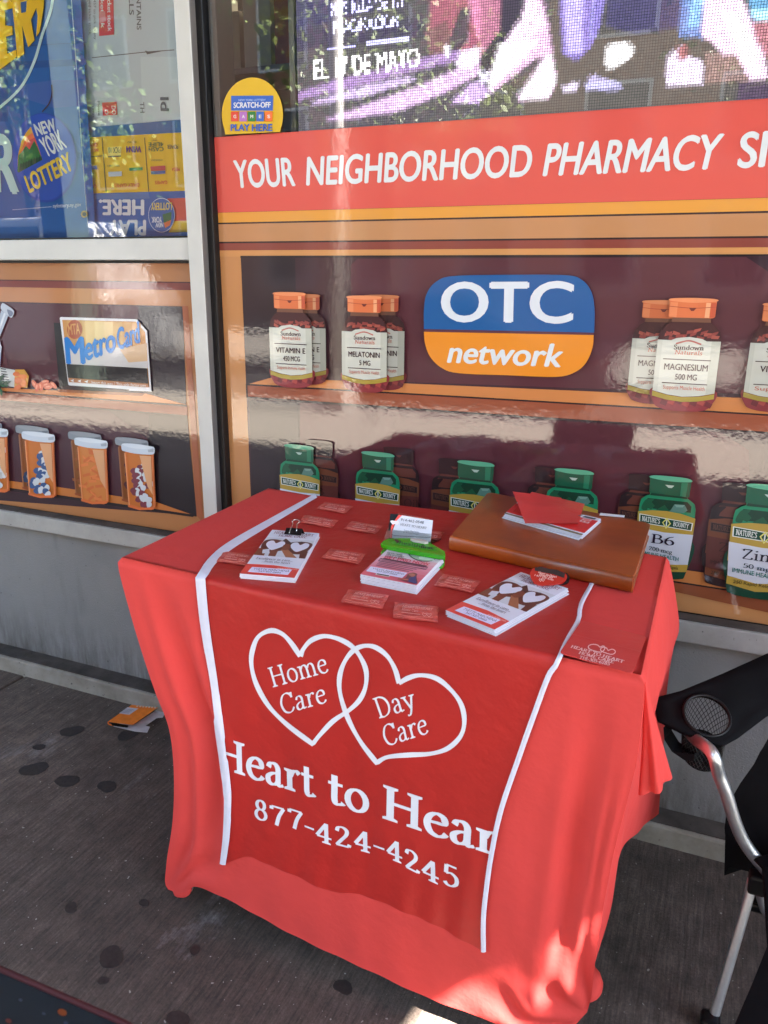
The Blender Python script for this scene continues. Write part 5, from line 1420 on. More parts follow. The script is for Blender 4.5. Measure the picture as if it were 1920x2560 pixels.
def brochure_face(e, px, ztop, tag_no):
    g = bil(px); PR = lambda u, v: onz(u, v, ztop)
    p = Print(PR, UPV, .0002, .00006)
    p.poly([g(.0, .0), g(1, 0), g(1, 1), g(0, 1)], rgb(206, 210, 222))
    hands_picture(p, lambda x, y: g(x, .17+y*.40))
    p.poly([g(0, .78), g(.5, .765), g(1, .80), g(1, 1), g(0, 1)], rgb(212, 58, 50))
    dk = rgb(112, 44, 66)
    p.text('HEART TO HEART', g(.09, .085), g(.92, .085), g(.09, .035), dk, 'serif'); p.text('HOME CARE', g(.22, .14), g(.80, .14), g(.22, .095), dk, 'serif')
    p.text('Excellence in care...', g(.10, .665), g(.80, .665), g(.10, .62), rgb(84, 60, 80), 'serif'); p.text('...from the heart', g(.24, .72), g(.78, .72), g(.24, .68), rgb(84, 60, 80), 'serif')
    p.text('www.h2hhc.com', g(.60, .835), g(.97, .835), g(.60, .81), rgb(232, 200, 190))
    p.rrect([g(.14, .845), g(.88, .835), g(.86, .955), g(.12, .96)], .04, rgb(212, 210, 236))
    p.text('YVETTE MARCHENA', g(.19, .90), g(.85, .893), g(.19, .862), rgb(50, 46, 80)); p.text('347-937-0666', g(.30, .942), g(.72, .937), g(.30, .910), rgb(50, 46, 80))
    p.build('printed_cover', M['paper'], e)
b1 = [K2(595, 560), K2(1292, 612), K2(925, 1278), K2(113, 1212)]
e, z = slab_stack('brochure_stack', 'stack of slim brochures held by a black binder clip', 'brochures', b1, .011, 4, 'brochure stacks'); brochure_face(e, b1, z, 0)
b2 = [K4(540, 623), K4(890, 745), K4(345, 1052), (1114, 1526)]
e2, z2 = slab_stack('brochure_stack', 'fanned stack of slim brochures under a heart-shaped clip', 'brochures', b2, .010, 5, 'brochure stacks', 1.5); brochure_face(e2, b2, z2, 1)
# binder clip on the first stack
ca = [K2(808, 532), K2(1040, 545), K2(1022, 628), K2(775, 608)]
cz = z+.012
clip = empty('binder_clip', tuple(onz(*K2(910, 590), z))); tag(clip, 'black binder clip with raised wire handle on brochure stack', 'clip')
cq = [onz(*q, cz) for q in ca]
base = [onz(*q, z+.0012) for q in (K2(775, 625), K2(1022, 645))]
back = [cq[0], cq[1]]
vs = [Vector(cq[0]), Vector(cq[1]), base[1], base[0]]
n_ = (vs[1]-vs[0]).cross(vs[3]-vs[0]).normalized()
prism('clip_body', vs, n_*-.0012, M['black'], clip)
lowb = [Vector((q.x, q.y, ZC+.0005))+ (cq[0]-base[0]).normalized()*.0 for q in base]
vs2 = [Vector(cq[0]), Vector(cq[1]), lowb[1]+Vector((.004, .018, 0)), lowb[0]+Vector((.004, .018, 0))]
prism('clip_body', vs2, Vector((0, .0012, 0)), M['black'], clip)
tube('wire_handle', [onz(*K2(845, 612), z+.004), onz(*K2(880, 525), z+.014), onz(*K2(905, 462), z+.020), onz(*K2(892, 432), z+.023), onz(*K2(935, 410), z+.025), onz(*K2(985, 418), z+.024), onz(*K2(1005, 440), z+.022), onz(*K2(968, 470), z+.019), onz(*K2(960, 540), z+.013), onz(*K2(952, 606), z+.004)], .0011, M['wire'], clip, 8, 5)
# flyer stack
fl = [K3(592, 700), K3(1462, 842), K3(1030, 1300), K3(133, 1122)]
e3, z3 = slab_stack('flyer_stack', 'thick stack of pink flyers reading GET PAID NOW in a green clip', 'flyers', fl, .019, 6)
g = bil(fl); p = Print(lambda u, v: onz(u, v, z3), UPV, .0002, .00006)
p.poly([g(0, 0), g(1, 0), g(1, 1), g(0, 1)], rgb(214, 190, 208))
for k in range(6): p.poly([g(0, .3+.11*k), g(1, .22+.11*k), g(1, 1), g(0, 1)], rgb(220-2*k, 170-15*k, 188-15*k))
p.ell(*K3(1120, 800), 37, 19, rgb(40, 36, 40), 24, 10); p.ell(*K3(1130, 800), 35, 17.5, rgb(158, 168, 160), 24, 10)
p.blob([K3(1060, 800), K3(1120, 770), K3(1150, 800), K3(1120, 840), K3(1070, 830)], rgb(110, 66, 54)); p.blob([K3(1150, 800), K3(1210, 785), K3(1260, 810), K3(1200, 835)], rgb(120, 74, 58))
p.blob([K3(1070, 850), K3(1160, 830), K3(1270, 850), K3(1300, 905), K3(1100, 890)], rgb(206, 208, 204))
dk = rgb(52, 34, 60)
for k, (x0, x1) in enumerate(((555, 800), (540, 830), (525, 860))): p.text(('ARE YOU TAKING', 'CARE OF A FAMILY', 'MEMBER OR FRIEND?')[k], K3(x0, 792+k*27), K3(x1, 832+k*32), K3(x0+8, 774+k*27), dk, bold=.03)
p.text('GET PAID NOW', K3(505, 870), K3(1225, 992), K3(535, 832), rgb(206, 40, 84), bold=.025)
p.line([K3(500, 878), K3(1190, 1000)], 2.2, rgb(90, 50, 70)); p.line([K3(455, 880), K3(1210, 1020), K3(1180, 1055), K3(420, 915), K3(455, 880)], 1.6, rgb(90, 50, 70))
for k in range(5): p.line([K3(470-22*k, 905+20*k), K3(1150-60*k, 1020+18*k)], 1.6, rgb(150, 86, 104))
p.rrect([K3(300, 1008), K3(885, 1112), K3(800, 1195), K3(222, 1085)], .04, rgb(214, 212, 236))
p.text('YVETTE MARCHENA', K3(318, 1050), K3(832, 1146), K3(338, 1030), rgb(40, 40, 66)); p.text('347-937-0666', K3(385, 1088), K3(715, 1152), K3(400, 1070), rgb(40, 40, 66))
p.poly([K3(385, 1120), K3(610, 1160), K3(590, 1182), K3(370, 1142)], rgb(206, 200, 190)); p.line([K3(400, 1130), K3(590, 1164)], 2.5, rgb(40, 40, 50))
p.blob([K3(900, 1130), K3(980, 1112), K3(1040, 1135), K3(1030, 1175), K3(1036, 1290), K3(900, 1255), K3(740, 1215), K3(850, 1195)], rgb(108, 62, 62)); p.blob([K3(900, 1140), K3(960, 1125), K3(1010, 1150), K3(960, 1180)], rgb(170, 110, 92)); p.poly([K3(920, 1190), K3(1020, 1170), K3(1030, 1292), K3(880, 1250)], rgb(60, 66, 116)); p.poly([K3(740, 1200), K3(900, 1215), K3(900, 1240), K3(720, 1222)], rgb(176, 96, 86))
p.build('printed_flyer', M['paper'], e3)
# green clip
gcl = empty('bag_clip', tuple(onz(*K3(970, 680), z3))); tag(gcl, 'translucent green clip with dark lettering gripping the pink flyers', 'clip')
gz = z3+.013
gp = [K3(450, 632), K3(492, 585), K3(560, 552), K3(740, 545), K3(930, 540), K3(1080, 560), K3(1225, 600), K3(1310, 668), K3(1480, 745), K3(1490, 800), K3(1478, 832), K3(1380, 812), K3(1100, 765), K3(700, 692), K3(540, 664)]
prism('clip_jaw', [onz(*q, gz) for q in gp], (0, .004, -.011), M['green'], gcl, .002)
prism('clip_jaw', [onz(*q, ZC+.006) for q in (K3(455, 770), K3(500, 700), K3(620, 690), K3(560, 735), K3(480, 806))], (0, 0, -.005), M['green'], gcl, .001)
prism('clip_jaw', [onz(*q, ZC+.006) for q in (K3(1360, 985), K3(1440, 890), K3(1484, 880), K3(1478, 960), K3(1440, 1000), K3(1380, 1004))], (0, 0, -.005), M['green'], gcl, .001)
prism('clip_magnet', [onz(*q, gz+.006) for q in (K3(930, 548), K3(990, 540), K3(1190, 575), K3(1220, 596), K3(1160, 606), K3(975, 574))], (0, 0, -.0055), plain('ivory_plastic', (.55, .5, .44, 1), .4), gcl, .001)
p = Print(lambda u, v: onz(u, v, gz), UPV, .0006, .0001)
p.poly([K3(620, 610), K3(700, 588), K3(1120, 655), K3(1360, 720), K3(1370, 752), K3(1200, 735), K3(640, 635)], rgb(58, 160, 28))
p.text('health', K3(752, 642), K3(1080, 703), K3(768, 590), rgb(34, 36, 34), bold=.0); p.text('first', K3(1088, 705), K3(1300, 735), K3(1100, 660), rgb(34, 36, 34), bold=.03)
p.blob([K3(680, 568), K3(735, 585), K3(752, 610), K3(720, 638), K3(705, 610), K3(685, 600)], rgb(60, 44, 40))
p.build('lettering', M['matte_print'], gcl)
# card holder
cb = onz(*K3(930, 640), ZC)
hold = empty('card_holder', (cb.x, cb.y, ZC)); tag(hold, 'clear card holder with white business cards behind the green clip', 'card holder')
nrm = Vector((.22, -.90, .38)).normalized()
CP = onplane((cb.x, cb.y+.012, ZC), nrm)
ch_ = [K3(540, 380), K3(1290, 470), K3(1262, 610), K3(530, 560)]
fr_ = [CP(*K3(560, 400)), CP(*K3(1278, 480)), CP(*K3(1262, 640)), CP(*K3(520, 560))]
cards = [CP(*K3(742, 172)), CP(*K3(1288, 260)), CP(*K3(1250, 600)), CP(*K3(606, 540))]
prism('business_card', cards, nrm*-.006, M['white_paper'], hold, .0003)
prism('holder_back', [CP(*K3(600, 150))-nrm*.009, CP(*K3(742, 158))-nrm*.009, CP(*K3(742, 420))-nrm*.009, CP(*K3(570, 420))-nrm*.009], nrm*-.002, M['black'], hold, .0003)
prism('holder_front', [q+nrm*.003 for q in fr_], nrm*.0012, M['clear'], hold, 0)
fb = [Vector((q.x, q.y, ZC+.001)) for q in (fr_[3]+nrm*.006, fr_[2]+nrm*.006)]
prism('holder_foot', [fb[0], fb[1], fb[1]+Vector((.01, .045, 0)), fb[0]+Vector((.01, .045, 0))], (0, 0, .002), M['clear'], hold, 0)
p = Print(CP, nrm, .0006, .00008)
p.poly([K3(742, 172), K3(800, 180), K3(690, 290), K3(650, 400), K3(640, 545), K3(606, 540), K3(625, 350)], rgb(226, 74, 60))
p.blob([K3(612, 275), K3(640, 262), K3(670, 268), K3(700, 270), K3(735, 272), K3(750, 300), K3(720, 335), K3(690, 320), K3(660, 328), K3(640, 320)], rgb(232, 220, 224))
p.line([K3(640, 480), K3(700, 505), K3(1200, 532), K3(1245, 515)], 1.2, rgb(90, 80, 90), True)
p.text('914-462-0548', K3(775, 268), K3(1140, 318), K3(785, 228), rgb(50, 46, 54)); p.text('HEART TO HEART', K3(770, 342), K3(1192, 402), K3(775, 308), rgb(60, 60, 72), 'serif', thick=.12, thin=.05)
p.text('Yvette Marchena', K3(828, 430), K3(1062, 458), K3(830, 406), rgb(70, 80, 110)); p.text('Sr. Account Manager', K3(818, 460), K3(1066, 490), K3(820, 440), rgb(90, 94, 110))
p.build('printed_card', M['paper'], hold)
# small red packets
pk = [([Z1(1225, 125), Z1(1392, 152), Z1(1342, 195), Z1(1178, 165)], 'red packet at the back beside the white runner edge, farthest from the viewer'),
      ([Z1(1105, 200), Z1(1306, 232), Z1(1266, 278), Z1(1082, 245)], 'red packet just behind the binder clip'),
      ([Z1(1380, 237), Z1(1562, 265), Z1(1520, 312), Z1(1332, 283)], 'red packet left of the business card holder'),
      ([Z1(1262, 393), Z1(1462, 428), Z1(1422, 487), Z1(1205, 448)], 'red packet between the clipped brochures and the pink flyers'),
      ([Z1(640, 410), Z1(815, 432), Z1(775, 495), Z1(597, 470)], 'red packet tucked against the white edge left of the clipped brochures'),
      ([Z1(1362, 630), Z1(1597, 665), Z1(1555, 745), Z1(1314, 705)], 'red packet in front of the pink flyers, left of its neighbour at the table edge'),
      ([Z2(283, 590), Z2(495, 612), Z2(489, 688), Z2(273, 665)], 'red packet nearest the front edge left of the fanned brochures'),
      ([Z2(517, 452), Z2(700, 488), Z2(656, 545), Z2(472, 508)], 'red packet between the pink flyers and the fanned brochures'),
      ([K3(740, 140), K3(1240, 232), K3(1180, 330), K3(690, 240)], 'red packet peeping out behind the business card holder'),
      ([K3(1060, 385), K3(1478, 455), K3(1375, 590), K3(960, 520)], 'red packet half hidden right of the business card holder')]
for i, (q, lab) in enumerate(pk):
    g = bil(q); rn = random.Random(i*5+1)
    c = onz(*g(.5, .5), ZC); e = empty('sachet', tuple(c)); tag(e, lab, 'packet', 'small red packets on the runner')
    v, f = [], []; nu, nv = 14, 10
    hts = [[rn.uniform(-1, 1) for _ in range(nu+1)] for _ in range(nv+1)]
    for b in range(nv+1):
        for a in range(nu+1):
            x, y = a/nu, b/nv; puff = (math.sin(math.pi*x)*math.sin(math.pi*y))**.6
            jx, jy = (0.012*math.sin(y*9+i), .02*math.sin(x*7+i*2)) if 0 < 1 else 0
            P = onz(*g(x+jx*(x in (0, 1) or 1)*.6, y+jy*.6), ZC+.001)
            P.z += .0035*puff+.0010*hts[b][a]*puff+.0012*max(0, math.sin(y*14+x*5+i))*puff+.0004
            v.append(P)
    for b in range(nv):
        for a in range(nu): k = b*(nu+1)+a; f.append((k, k+1, k+nu+2, k+nu+1))
    mesh('foil_pouch', v, f, M['packet'], e, None, True)
    p = Print(lambda u, w: onz(u, w, ZC+.0068), UPV, .0, .00005)
    wc = rgb(214, 148, 140)
    p.text('HEART TO HEART', g(.18, .26), g(.86, .26), g(.20, .12), wc, 'serif', thick=.16, thin=.09)
    p.text('Home Care', g(.18, .46), g(.55, .46), g(.19, .32), wc, 'serif', thick=.14, thin=.08)
    p.line([g(.18, .58), g(.6, .60)], 1.6, wc)
    for cx in (.70, .80):
        p.line([g(cx+a*.09, .58+b*.2) for a, b in ((0, -.25), (.45, -.55), (.6, -.1), (0, .6), (-.6, -.1), (-.45, -.55), (0, -.25))], 1.3, wc)
    p.line([g(.06, .74), g(.4, .80), g(.9, .70)], 1.2, rgb(226, 130, 118), True); p.line([g(.1, .9), g(.5, .86), g(.95, .93)], 1.2, rgb(222, 120, 108), True)
    p.build('lettering', M['paper'], e)
# leather portfolio
LZ = .034
lt = [onz(*K4(22, 352), ZC+LZ), onz(*K4(298, 30), ZC+LZ), onz(*K4(1502, 262), ZC+LZ), onz(*K4(1378, 655), ZC+LZ)]
pc = sum(lt, Vector())/4
port = empty('leather_portfolio', (pc.x, pc.y, ZC)); tag(port, 'brown leather portfolio lying on the right of the table', 'portfolio')
def shrink(P, k): return [q+(pc-q)*k for q in P]
def rounded(P, r):
    out = []
    for i in range(len(P)):
        p, a, b = P[i], P[i-1], P[(i+1) % len(P)]
        e0 = p+(a-p).normalized()*r; e1 = p+(b-p).normalized()*r
        for k in range(6):
            t = k/5; out.append((1-t)**2*e0+2*t*(1-t)*p+t*t*e1)
    return out
prism('cover', rounded(lt, .012), (0, 0, -.006), M['leather'], port, .0022)
lo = [q-Vector((0, 0, LZ-.006)) for q in lt]
prism('cover', rounded(lo, .012), (0, 0, -.006), M['leather'], port, .002)
pg = shrink([q-Vector((0, 0, .0064)) for q in lt], .018); pg[0] = pg[0]+(lt[1]-lt[0]).normalized()*.006; pg[3] = pg[3]+(lt[2]-lt[3]).normalized()*.006
prism('page_block', pg, (0, 0, -(LZ-.0128)), M['cream'], port)
# rounded spine along the front
sv, sf = [], []
for k in range(2):
    q = lt[0] if k == 0 else lt[3]
    out_d = Vector((lt[3].y-lt[0].y, -(lt[3].x-lt[0].x), 0)).normalized()
    for j in range(13):
        th = math.pi*j/12; sv.append(Vector((q.x, q.y, ZC+LZ/2))+out_d*(.010*math.sin(th)**.7-.002)+Vector((0, 0, (LZ/2-.0004)*math.cos(th))))
for j in range(12): sf.append((j, j+1, 13+j+1, 13+j))
sf += [tuple(range(13)), tuple(range(25, 12, -1))]
mesh('spine', sv, sf, M['leather'], port, None, True)
# white papers peeping out behind
PZ = ZC+.001
loose = prism('loose_paper', [onz(*q, ZC+.037) for q in (K4(1130, 184), K4(1310, 202), K4(1305, 216), K4(1120, 200))], (0, 0, -.0008), M['white_paper']); tag(loose, 'edge of white paper sticking out behind the leather portfolio', 'paper')
loose.location.z += .0
# card stack on the portfolio
zc0 = ZC+LZ+.0004
cst = [K4(418, 190), K4(530, 92), K4(1132, 228), K4(990, 352)]
e4, z4 = slab_stack('mailer_stack', 'stack of white and red mailer cards on the leather portfolio', 'cards', cst, .011, 5, None, 1.6, zc0)
p = Print(lambda u, v: onz(u, v, z4), UPV, .0002, .00006)
g = bil(cst)
p.poly([g(0, 0), g(1, 0), g(1, 1), g(0, 1)], rgb(212, 214, 222))
p.poly([g(.08, 0), g(.08, 1), g(0, 1), g(0, 0)], rgb(108, 96, 62)); p.poly([g(.12, .0), g(.78, 0), g(.86, 1), g(.14, 1)], rgb(208, 44, 42))
p.text('SEE YOU', g(.62, .93), g(.84, .93), g(.62, .82), rgb(226, 200, 196), bold=.03)
for k in range(4): p.line([g(.88, .15+.2*k), g(.97, .18+.2*k)], 2, rgb(70, 50, 64)); p.line([g(.72, .2+.14*k), g(.80, .22+.14*k)], 1.5, rgb(232, 190, 186))
p.poly([g(.86, .8), g(.95, .82), g(.95, .96), g(.87, .95)], rgb(66, 66, 70))
p.build('printed_card', M['paper'], e4)
# translucent red sleeves on top
SL = [('red vinyl sleeve spread beneath another on the mailer cards', [K4(620, 28), K4(1012, 118), K4(960, 268), K4(480, 175)], .0018, 0.008),
      ('uppermost red vinyl sleeve with a lifted corner on the mailer cards', [K4(478, 25), K4(838, 72), K4(968, 262), K4(572, 262)], .0045, .016)]
for i, (lab, q, h, lift) in enumerate(SL):
    zz_ = z4+h; P = [onz(*a, zz_) for a in q]
    P[0] = onz(*q[0], zz_+lift)
    v, f = [], []; n = 12
    for b in range(n+1):
        for a in range(n+1):
            x, y = a/n, b/n
            w = (P[0]*(1-x)+P[1]*x)*(1-y)+(P[3]*(1-x)+P[2]*x)*y; w = w.copy(); w.z += .0012*math.sin(x*9+y*4)*math.sin(math.pi*y)+(.0016 if .36 < y < .46 else 0); v.append(w)
    for b in range(n):
        for a in range(n): k = b*(n+1)+a; f.append((k, k+1, k+n+2, k+n+1))
    o = mesh('vinyl_sleeve', v, f, M['red_vinyl'], None, None, True); tag(o, lab, 'sleeve', 'red vinyl sleeves')
# flat red sleeve at the front right corner
q = [Z2(1185, 676), Z2(1497, 754), Z2(1428, 934), Z2(1078, 832)]
c = onz(*bil(q)(.5, .5), ZC); e5 = empty('vinyl_wallet', tuple(c)); tag(e5, 'flat red vinyl wallet with white hearts at the front right corner of the table', 'wallet')
P = [onz(*a, ZC+.0045) for a in q]
for pp in P: pp.y = max(pp.y, 1.10)
prism('wallet_cover', rounded(P, .008), (0, 0, -.0016), M['red_vinyl'], e5, .0004)
p = Print(lambda u, v: onz(u, v, ZC+.0047), UPV, .0002, .00006)
wc = rgb(232, 190, 188)
p.text('HEART TO HEART', Z2(1130, 808), Z2(1385, 884), Z2(1138, 796), wc, 'serif', thick=.17, thin=.08); p.text('HOME CARE', Z2(1168, 838), Z2(1338, 886), Z2(1176, 826), wc, 'serif', thick=.17, thin=.08); p.text('718-305-6285', Z2(1172, 862), Z2(1318, 896), Z2(1178, 848), wc, 'serif', thick=.17, thin=.08)
for pts in ([(1272, 808), (1262, 798), (1240, 794), (1220, 800), (1218, 812), (1235, 822), (1275, 832), (1292, 822), (1296, 808), (1288, 802), (1272, 808)], [(1312, 824), (1304, 812), (1288, 808), (1276, 816), (1282, 828), (1322, 842), (1342, 838), (1346, 826), (1332, 818), (1312, 824)]):
    p.line([Z2(*a) for a in pts], 2.0, wc, True)
p.line([Z2(1140, 745), Z2(1465, 828)], 1.2, rgb(188, 50, 48))
p.build('lettering', M['paper'], e5)
# heart clip
hc = onz(*K4(750, 660), ZC)
hcl = empty('heart_clip', tuple(onz(*K4(760, 690), z2))); tag(hcl, 'heart-shaped red and black magnetic clip leaning on the fanned brochures', 'clip')
hn = Vector((.05, -.55, .83)).normalized(); hp = onz(*K4(690, 715), z2+.003)
HP = onplane(hp, hn)
face = [K4(760, 602), K4(720, 588), K4(680, 585), K4(640, 590), K4(612, 618), K4(610, 655), K4(640, 705), K4(690, 722), K4(760, 715), K4(830, 705), K4(872, 680), K4(880, 650), K4(860, 622), K4(810, 608)]
fc = [HP(p.x, p.y) for p in catmull([(a, b, 0) for a, b in face], 4, True)]
prism('clip_face', fc, hn*-.004, plain('glossy_red_plastic', (.5, .03, .02, 1), .15, coat=.6), hcl, .0012)
hb = [K4(758, 588), K4(730, 570), K4(690, 564), K4(655, 568), K4(628, 590), K4(640, 640), K4(760, 690), K4(880, 682), K4(900, 645), K4(890, 622), K4(860, 602), K4(810, 598)]
prism('clip_back', [HP(p.x, p.y)-hn*.008 for p in catmull([(a, b, 0) for a, b in hb], 4, True)], hn*-.006, M['black'], hcl, .001)
p = Print(HP, hn, .0006, .00008); wc = rgb(226, 190, 180)
p.poly([K4(645, 590), K4(690, 585), K4(760, 602), K4(810, 608), K4(868, 632), K4(860, 668), K4(780, 640), K4(700, 625), K4(640, 612)], rgb(48, 34, 34))
p.text('Heart to Heart', K4(668, 632), K4(804, 668), K4(672, 618), wc, 'serif'); p.text('Home Care', K4(675, 648), K4(775, 672), K4(680, 634), wc, 'serif'); p.text('1-877-424-4245', K4(640, 652), K4(778, 690), K4(645, 640), wc, 'serif')
for cx in (685, 705): p.line([K4(cx+a*11, 684+b*11) for a, b in ((0, -.4), (.6, -.9), (1, -.2), (0, 1), (-1, -.2), (-.6, -.9), (0, -.4))], 1.0, wc)
p.build('lettering', M['paper'], hcl)

# ================================================================== litter on the pavement
lit = empty('litter_box', tuple(onz(*K7(980, 340), 0))); tag(lit, 'torn orange and white cardboard packet lying on the pavement by the wall', 'litter')
q = [K7(975, 243), K7(1168, 262), K7(985, 390), K7(800, 368)]
oz = .022
prism('orange_cover', [onz(*q[0], oz), onz(*q[1], oz), onz(*q[2], oz), onz(*q[3], oz)], (0, 0, -.0012), plain('orange_card', (.80, .20, .012, 1), .5, nz=(40, .12)), lit)
prism('white_lining', [onz(*a, .004) for a in (K7(1170, 275), K7(1222, 303), K7(1205, 335), K7(1160, 340), K7(1075, 398), K7(1110, 405), K7(1090, 446), K7(1000, 438), K7(840, 400), K7(860, 380), K7(1000, 385))], (0, 0, -.0015), plain('grey_white_card', (.52, .50, .53, 1), .7, nz=(50, .15)), lit)
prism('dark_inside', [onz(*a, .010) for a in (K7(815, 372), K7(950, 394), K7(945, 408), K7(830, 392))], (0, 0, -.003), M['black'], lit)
tube('orange_fold', [onz(*K7(802, 368), oz)-Vector((0, 0, .001)), onz(*K7(800, 378), oz*.6), onz(*K7(812, 388), .008), onz(*K7(845, 398), .005)], .0022, plain('orange_card_fold', (.80, .20, .012, 1), .5), lit, 8, 4)
p = Print(lambda u, v: onz(u, v, oz), UPV, .0006, .0002)
p.poly([K7(945, 262), K7(1025, 272), K7(958, 318), K7(882, 308)], rgb(196, 190, 196))
for k in range(4): p.line([K7(930-12*k, 275+8*k), K7(990-12*k, 283+8*k)], 1.5, rgb(140, 140, 156))
for k in range(7): p.poly([K7(1012+22*k, 252+2*k), K7(1026+22*k, 253+2*k), K7(1022+22*k, 262+2*k), K7(1008+22*k, 261+2*k)], rgb(226, 200, 176))
p.build('printed_marks', M['matte_print'], lit)

# ================================================================== folding camp chair
chair = empty('camp_chair', (.3, 1.6, 0)); tag(chair, 'black folding camp chair with mesh cup holder and steel tube legs', 'chair')
AZ = .64
fa, fbv = Vector((.61, .79, 0)), Vector((.79, -.61, 0))
outer_px = [R4(730, 425), R4(880, 385), R4(1110, 290), R4(1358, 178)]
low_px = [R4(1358, 520), R4(1200, 640), R4(1110, 690), R4(1000, 655), R4(880, 610), R4(755, 545)]
AN = Vector((.16, -.50, .85)).normalized(); AP = onplane(onz(*R4(1022, 518), AZ), AN)
up_pts = [AP(*q) for q in outer_px]; lo_pts = [AP(*q) for q in low_px]
adir = (up_pts[-1]-up_pts[1]).normalized(); arm = up_pts+[up_pts[-1]+adir*.10, lo_pts[0]+adir*.22]+lo_pts
cc = AP(*R4(1022, 522)); AX = adir-AN*adir.dot(AN); AX.normalize(); AY = AN.cross(AX)
def L2(P): d = P-cc; return Vector((d.dot(AX), d.dot(AY), 0))
def G3(x, y, h=0): return cc+AX*x+AY*y+AN*h
rr = .046; arm2 = [L2(q) for q in arm]; Z0 = Vector((0, 0, 0))
N = 48; vs, fs = [], []
def hit(c, d, poly):
    best = 9
    for i in range(len(poly)):
        a, b = poly[i], poly[(i+1) % len(poly)]; e = b-a
        den = d.x*e.y-d.y*e.x
        if abs(den) < 1e-9: continue
        w = a-c; t = (w.x*e.y-w.y*e.x)/den; s = (w.x*d.y-w.y*d.x)/den
        if t > 0 and -1e-6 <= s <= 1+1e-6: best = min(best, t)
    return best
ang = sorted([2*math.pi*k/N for k in range(N)]+[math.atan2(q.y, q.x) % (2*math.pi) for q in arm2]); N = len(ang)
for z in (0, -.010):
    for a in ang:
        d = Vector((math.cos(a), math.sin(a), 0)); t = hit(Z0, d, arm2)
        for k, r in enumerate((rr, rr+(t-rr)*.5, t*.985, t)):
            vs.append(G3(d.x*r, d.y*r, z-(.004 if k == 3 else 0)*(1 if z == 0 else -1)))
for L in range(2):
    for i in range(N):
        j = (i+1) % N
        for k in range(3):
            q = (L*N*4+i*4+k, L*N*4+j*4+k, L*N*4+j*4+k+1, L*N*4+i*4+k+1); fs.append(q)
for i in range(N):
    j = (i+1) % N; fs.append((i*4+3, j*4+3, N*4+j*4+3, N*4+i*4+3)); fs.append((i*4, j*4, N*4+j*4, N*4+i*4))
mesh('armrest', vs, fs, M['black_fabric'], chair, None, True)
# ring and net cup
rv_, rf_ = [], []
for i in range(40):
    a = 2*math.pi*i/40; d = Vector((math.cos(a), math.sin(a), 0))
    for j in range(8):
        b = 2*math.pi*j/8; q_ = d*(rr+.003*math.cos(b)); rv_.append(G3(q_.x, q_.y, .001+.0026*math.sin(b)))
for i in range(40):
    for j in range(8): rf_.append((i*8+j, ((i+1) % 40)*8+j, ((i+1) % 40)*8+(j+1) % 8, i*8+(j+1) % 8))
ring = mesh('cup_ring', rv_, rf_, M['black'], chair, None, True)
nv_, nf_ = [], []
NR, NA = 12, 30
for j in range(NR+1):
    t = j/NR; r = rr*(1-.12*t); z = AZ-.004-.085*t
    for i in range(NA):
        a = 2*math.pi*(i+.5*(j % 2))/NA; nv_.append(G3(r*math.cos(a), r*math.sin(a), 0)+Vector((0, 0, z-AZ)))
for j in range(NR-1):
    for i in range(NA):
        k = i+(j % 2)
        nf_.append((j*NA+i, (j+1)*NA+(i if j % 2 else (i-1)) % NA, (j+2)*NA+i, (j+1)*NA+((i+1) if j % 2 else i) % NA))
net = mesh('cup_net', nv_, nf_, M['black'], chair); net['kind'] = 'stuff'
wf = net.modifiers.new('wire', 'WIREFRAME'); wf.thickness = .0013; wf.use_boundary = True
bz = AZ-.089
mesh('cup_bottom', [G3(rr*.9*math.cos(2*math.pi*i/24), rr*.9*math.sin(2*math.pi*i/24))+Vector((0, 0, bz-AZ)) for i in range(24)]+[G3(rr*.88*math.cos(2*math.pi*i/24), rr*.88*math.sin(2*math.pi*i/24))+Vector((0, 0, bz-AZ+.014)) for i in range(24)], [tuple(range(24))]+[(i, (i+1) % 24, 24+(i+1) % 24, 24+i) for i in range(24)], M['black_fabric'], chair)
# hem flap of the cup pocket under the arm
flap = [R4(785, 590), R4(830, 600), R4(960, 660), R4(1010, 690), R4(955, 735), R4(950, 772), R4(900, 768), R4(830, 720), R4(790, 655)]
fl3 = [ony(*q, 1.535) for q in flap]
nb = len(fl3)
fo = mesh('cup_pocket', fl3+[q+Vector((.012, .05, -.004)) for q in fl3], [tuple(range(nb))[4:8]]+[(i, (i+1) % nb, nb+(i+1) % nb, nb+i) for i in (4, 5, 6, 7, 8)], M['black_fabric'], chair)
# steel tubes
tp = [((1757, 1851), 1.470), ((1779, 1881), 1.472), ((1798, 1938), 1.478), ((1816, 1984), 1.484), ((1834, 2043), 1.492), ((1852, 2089), 1.500), ((1876, 2128), 1.508), ((1910, 2170), 1.516), ((1950, 2215), 1.524)]
tube('arm_tube', [AP(1715, 1800)-AN*.022, AP(1740, 1832)-AN*.020]+[ony(*a, y) for a, y in tp[1:]], .0125, M['steel'], chair, 16, 6)
tube('leg', [ony(*a, y) for a, y in (((1882, 2200), 1.515), ((1862, 2275), 1.50), ((1779, 2560), 1.445), ((1768, 2600), 1.437))], .0105, M['steel'], chair, 14, 4)
fx = ony(1770, 2590, 1.438)
foot = box('foot_cap', (fx.x-.02, fx.y-.02, .0), (fx.x+.02, fx.y+.02, .03), M['black'], chair, .008)
jt = ony(1893, 2195, 1.515)
box('joint', (jt.x-.016, jt.y-.02, jt.z-.03), (jt.x+.018, jt.y+.014, jt.z+.014), M['black'], chair, .006)
tube('leg', [ony(1893, 2190, 1.545), ony(1905, 2255, 1.56), ony(1925, 2290, 1.57), ony(1990, 2330, 1.60)], .0095, M['steel'], chair, 12, 4)
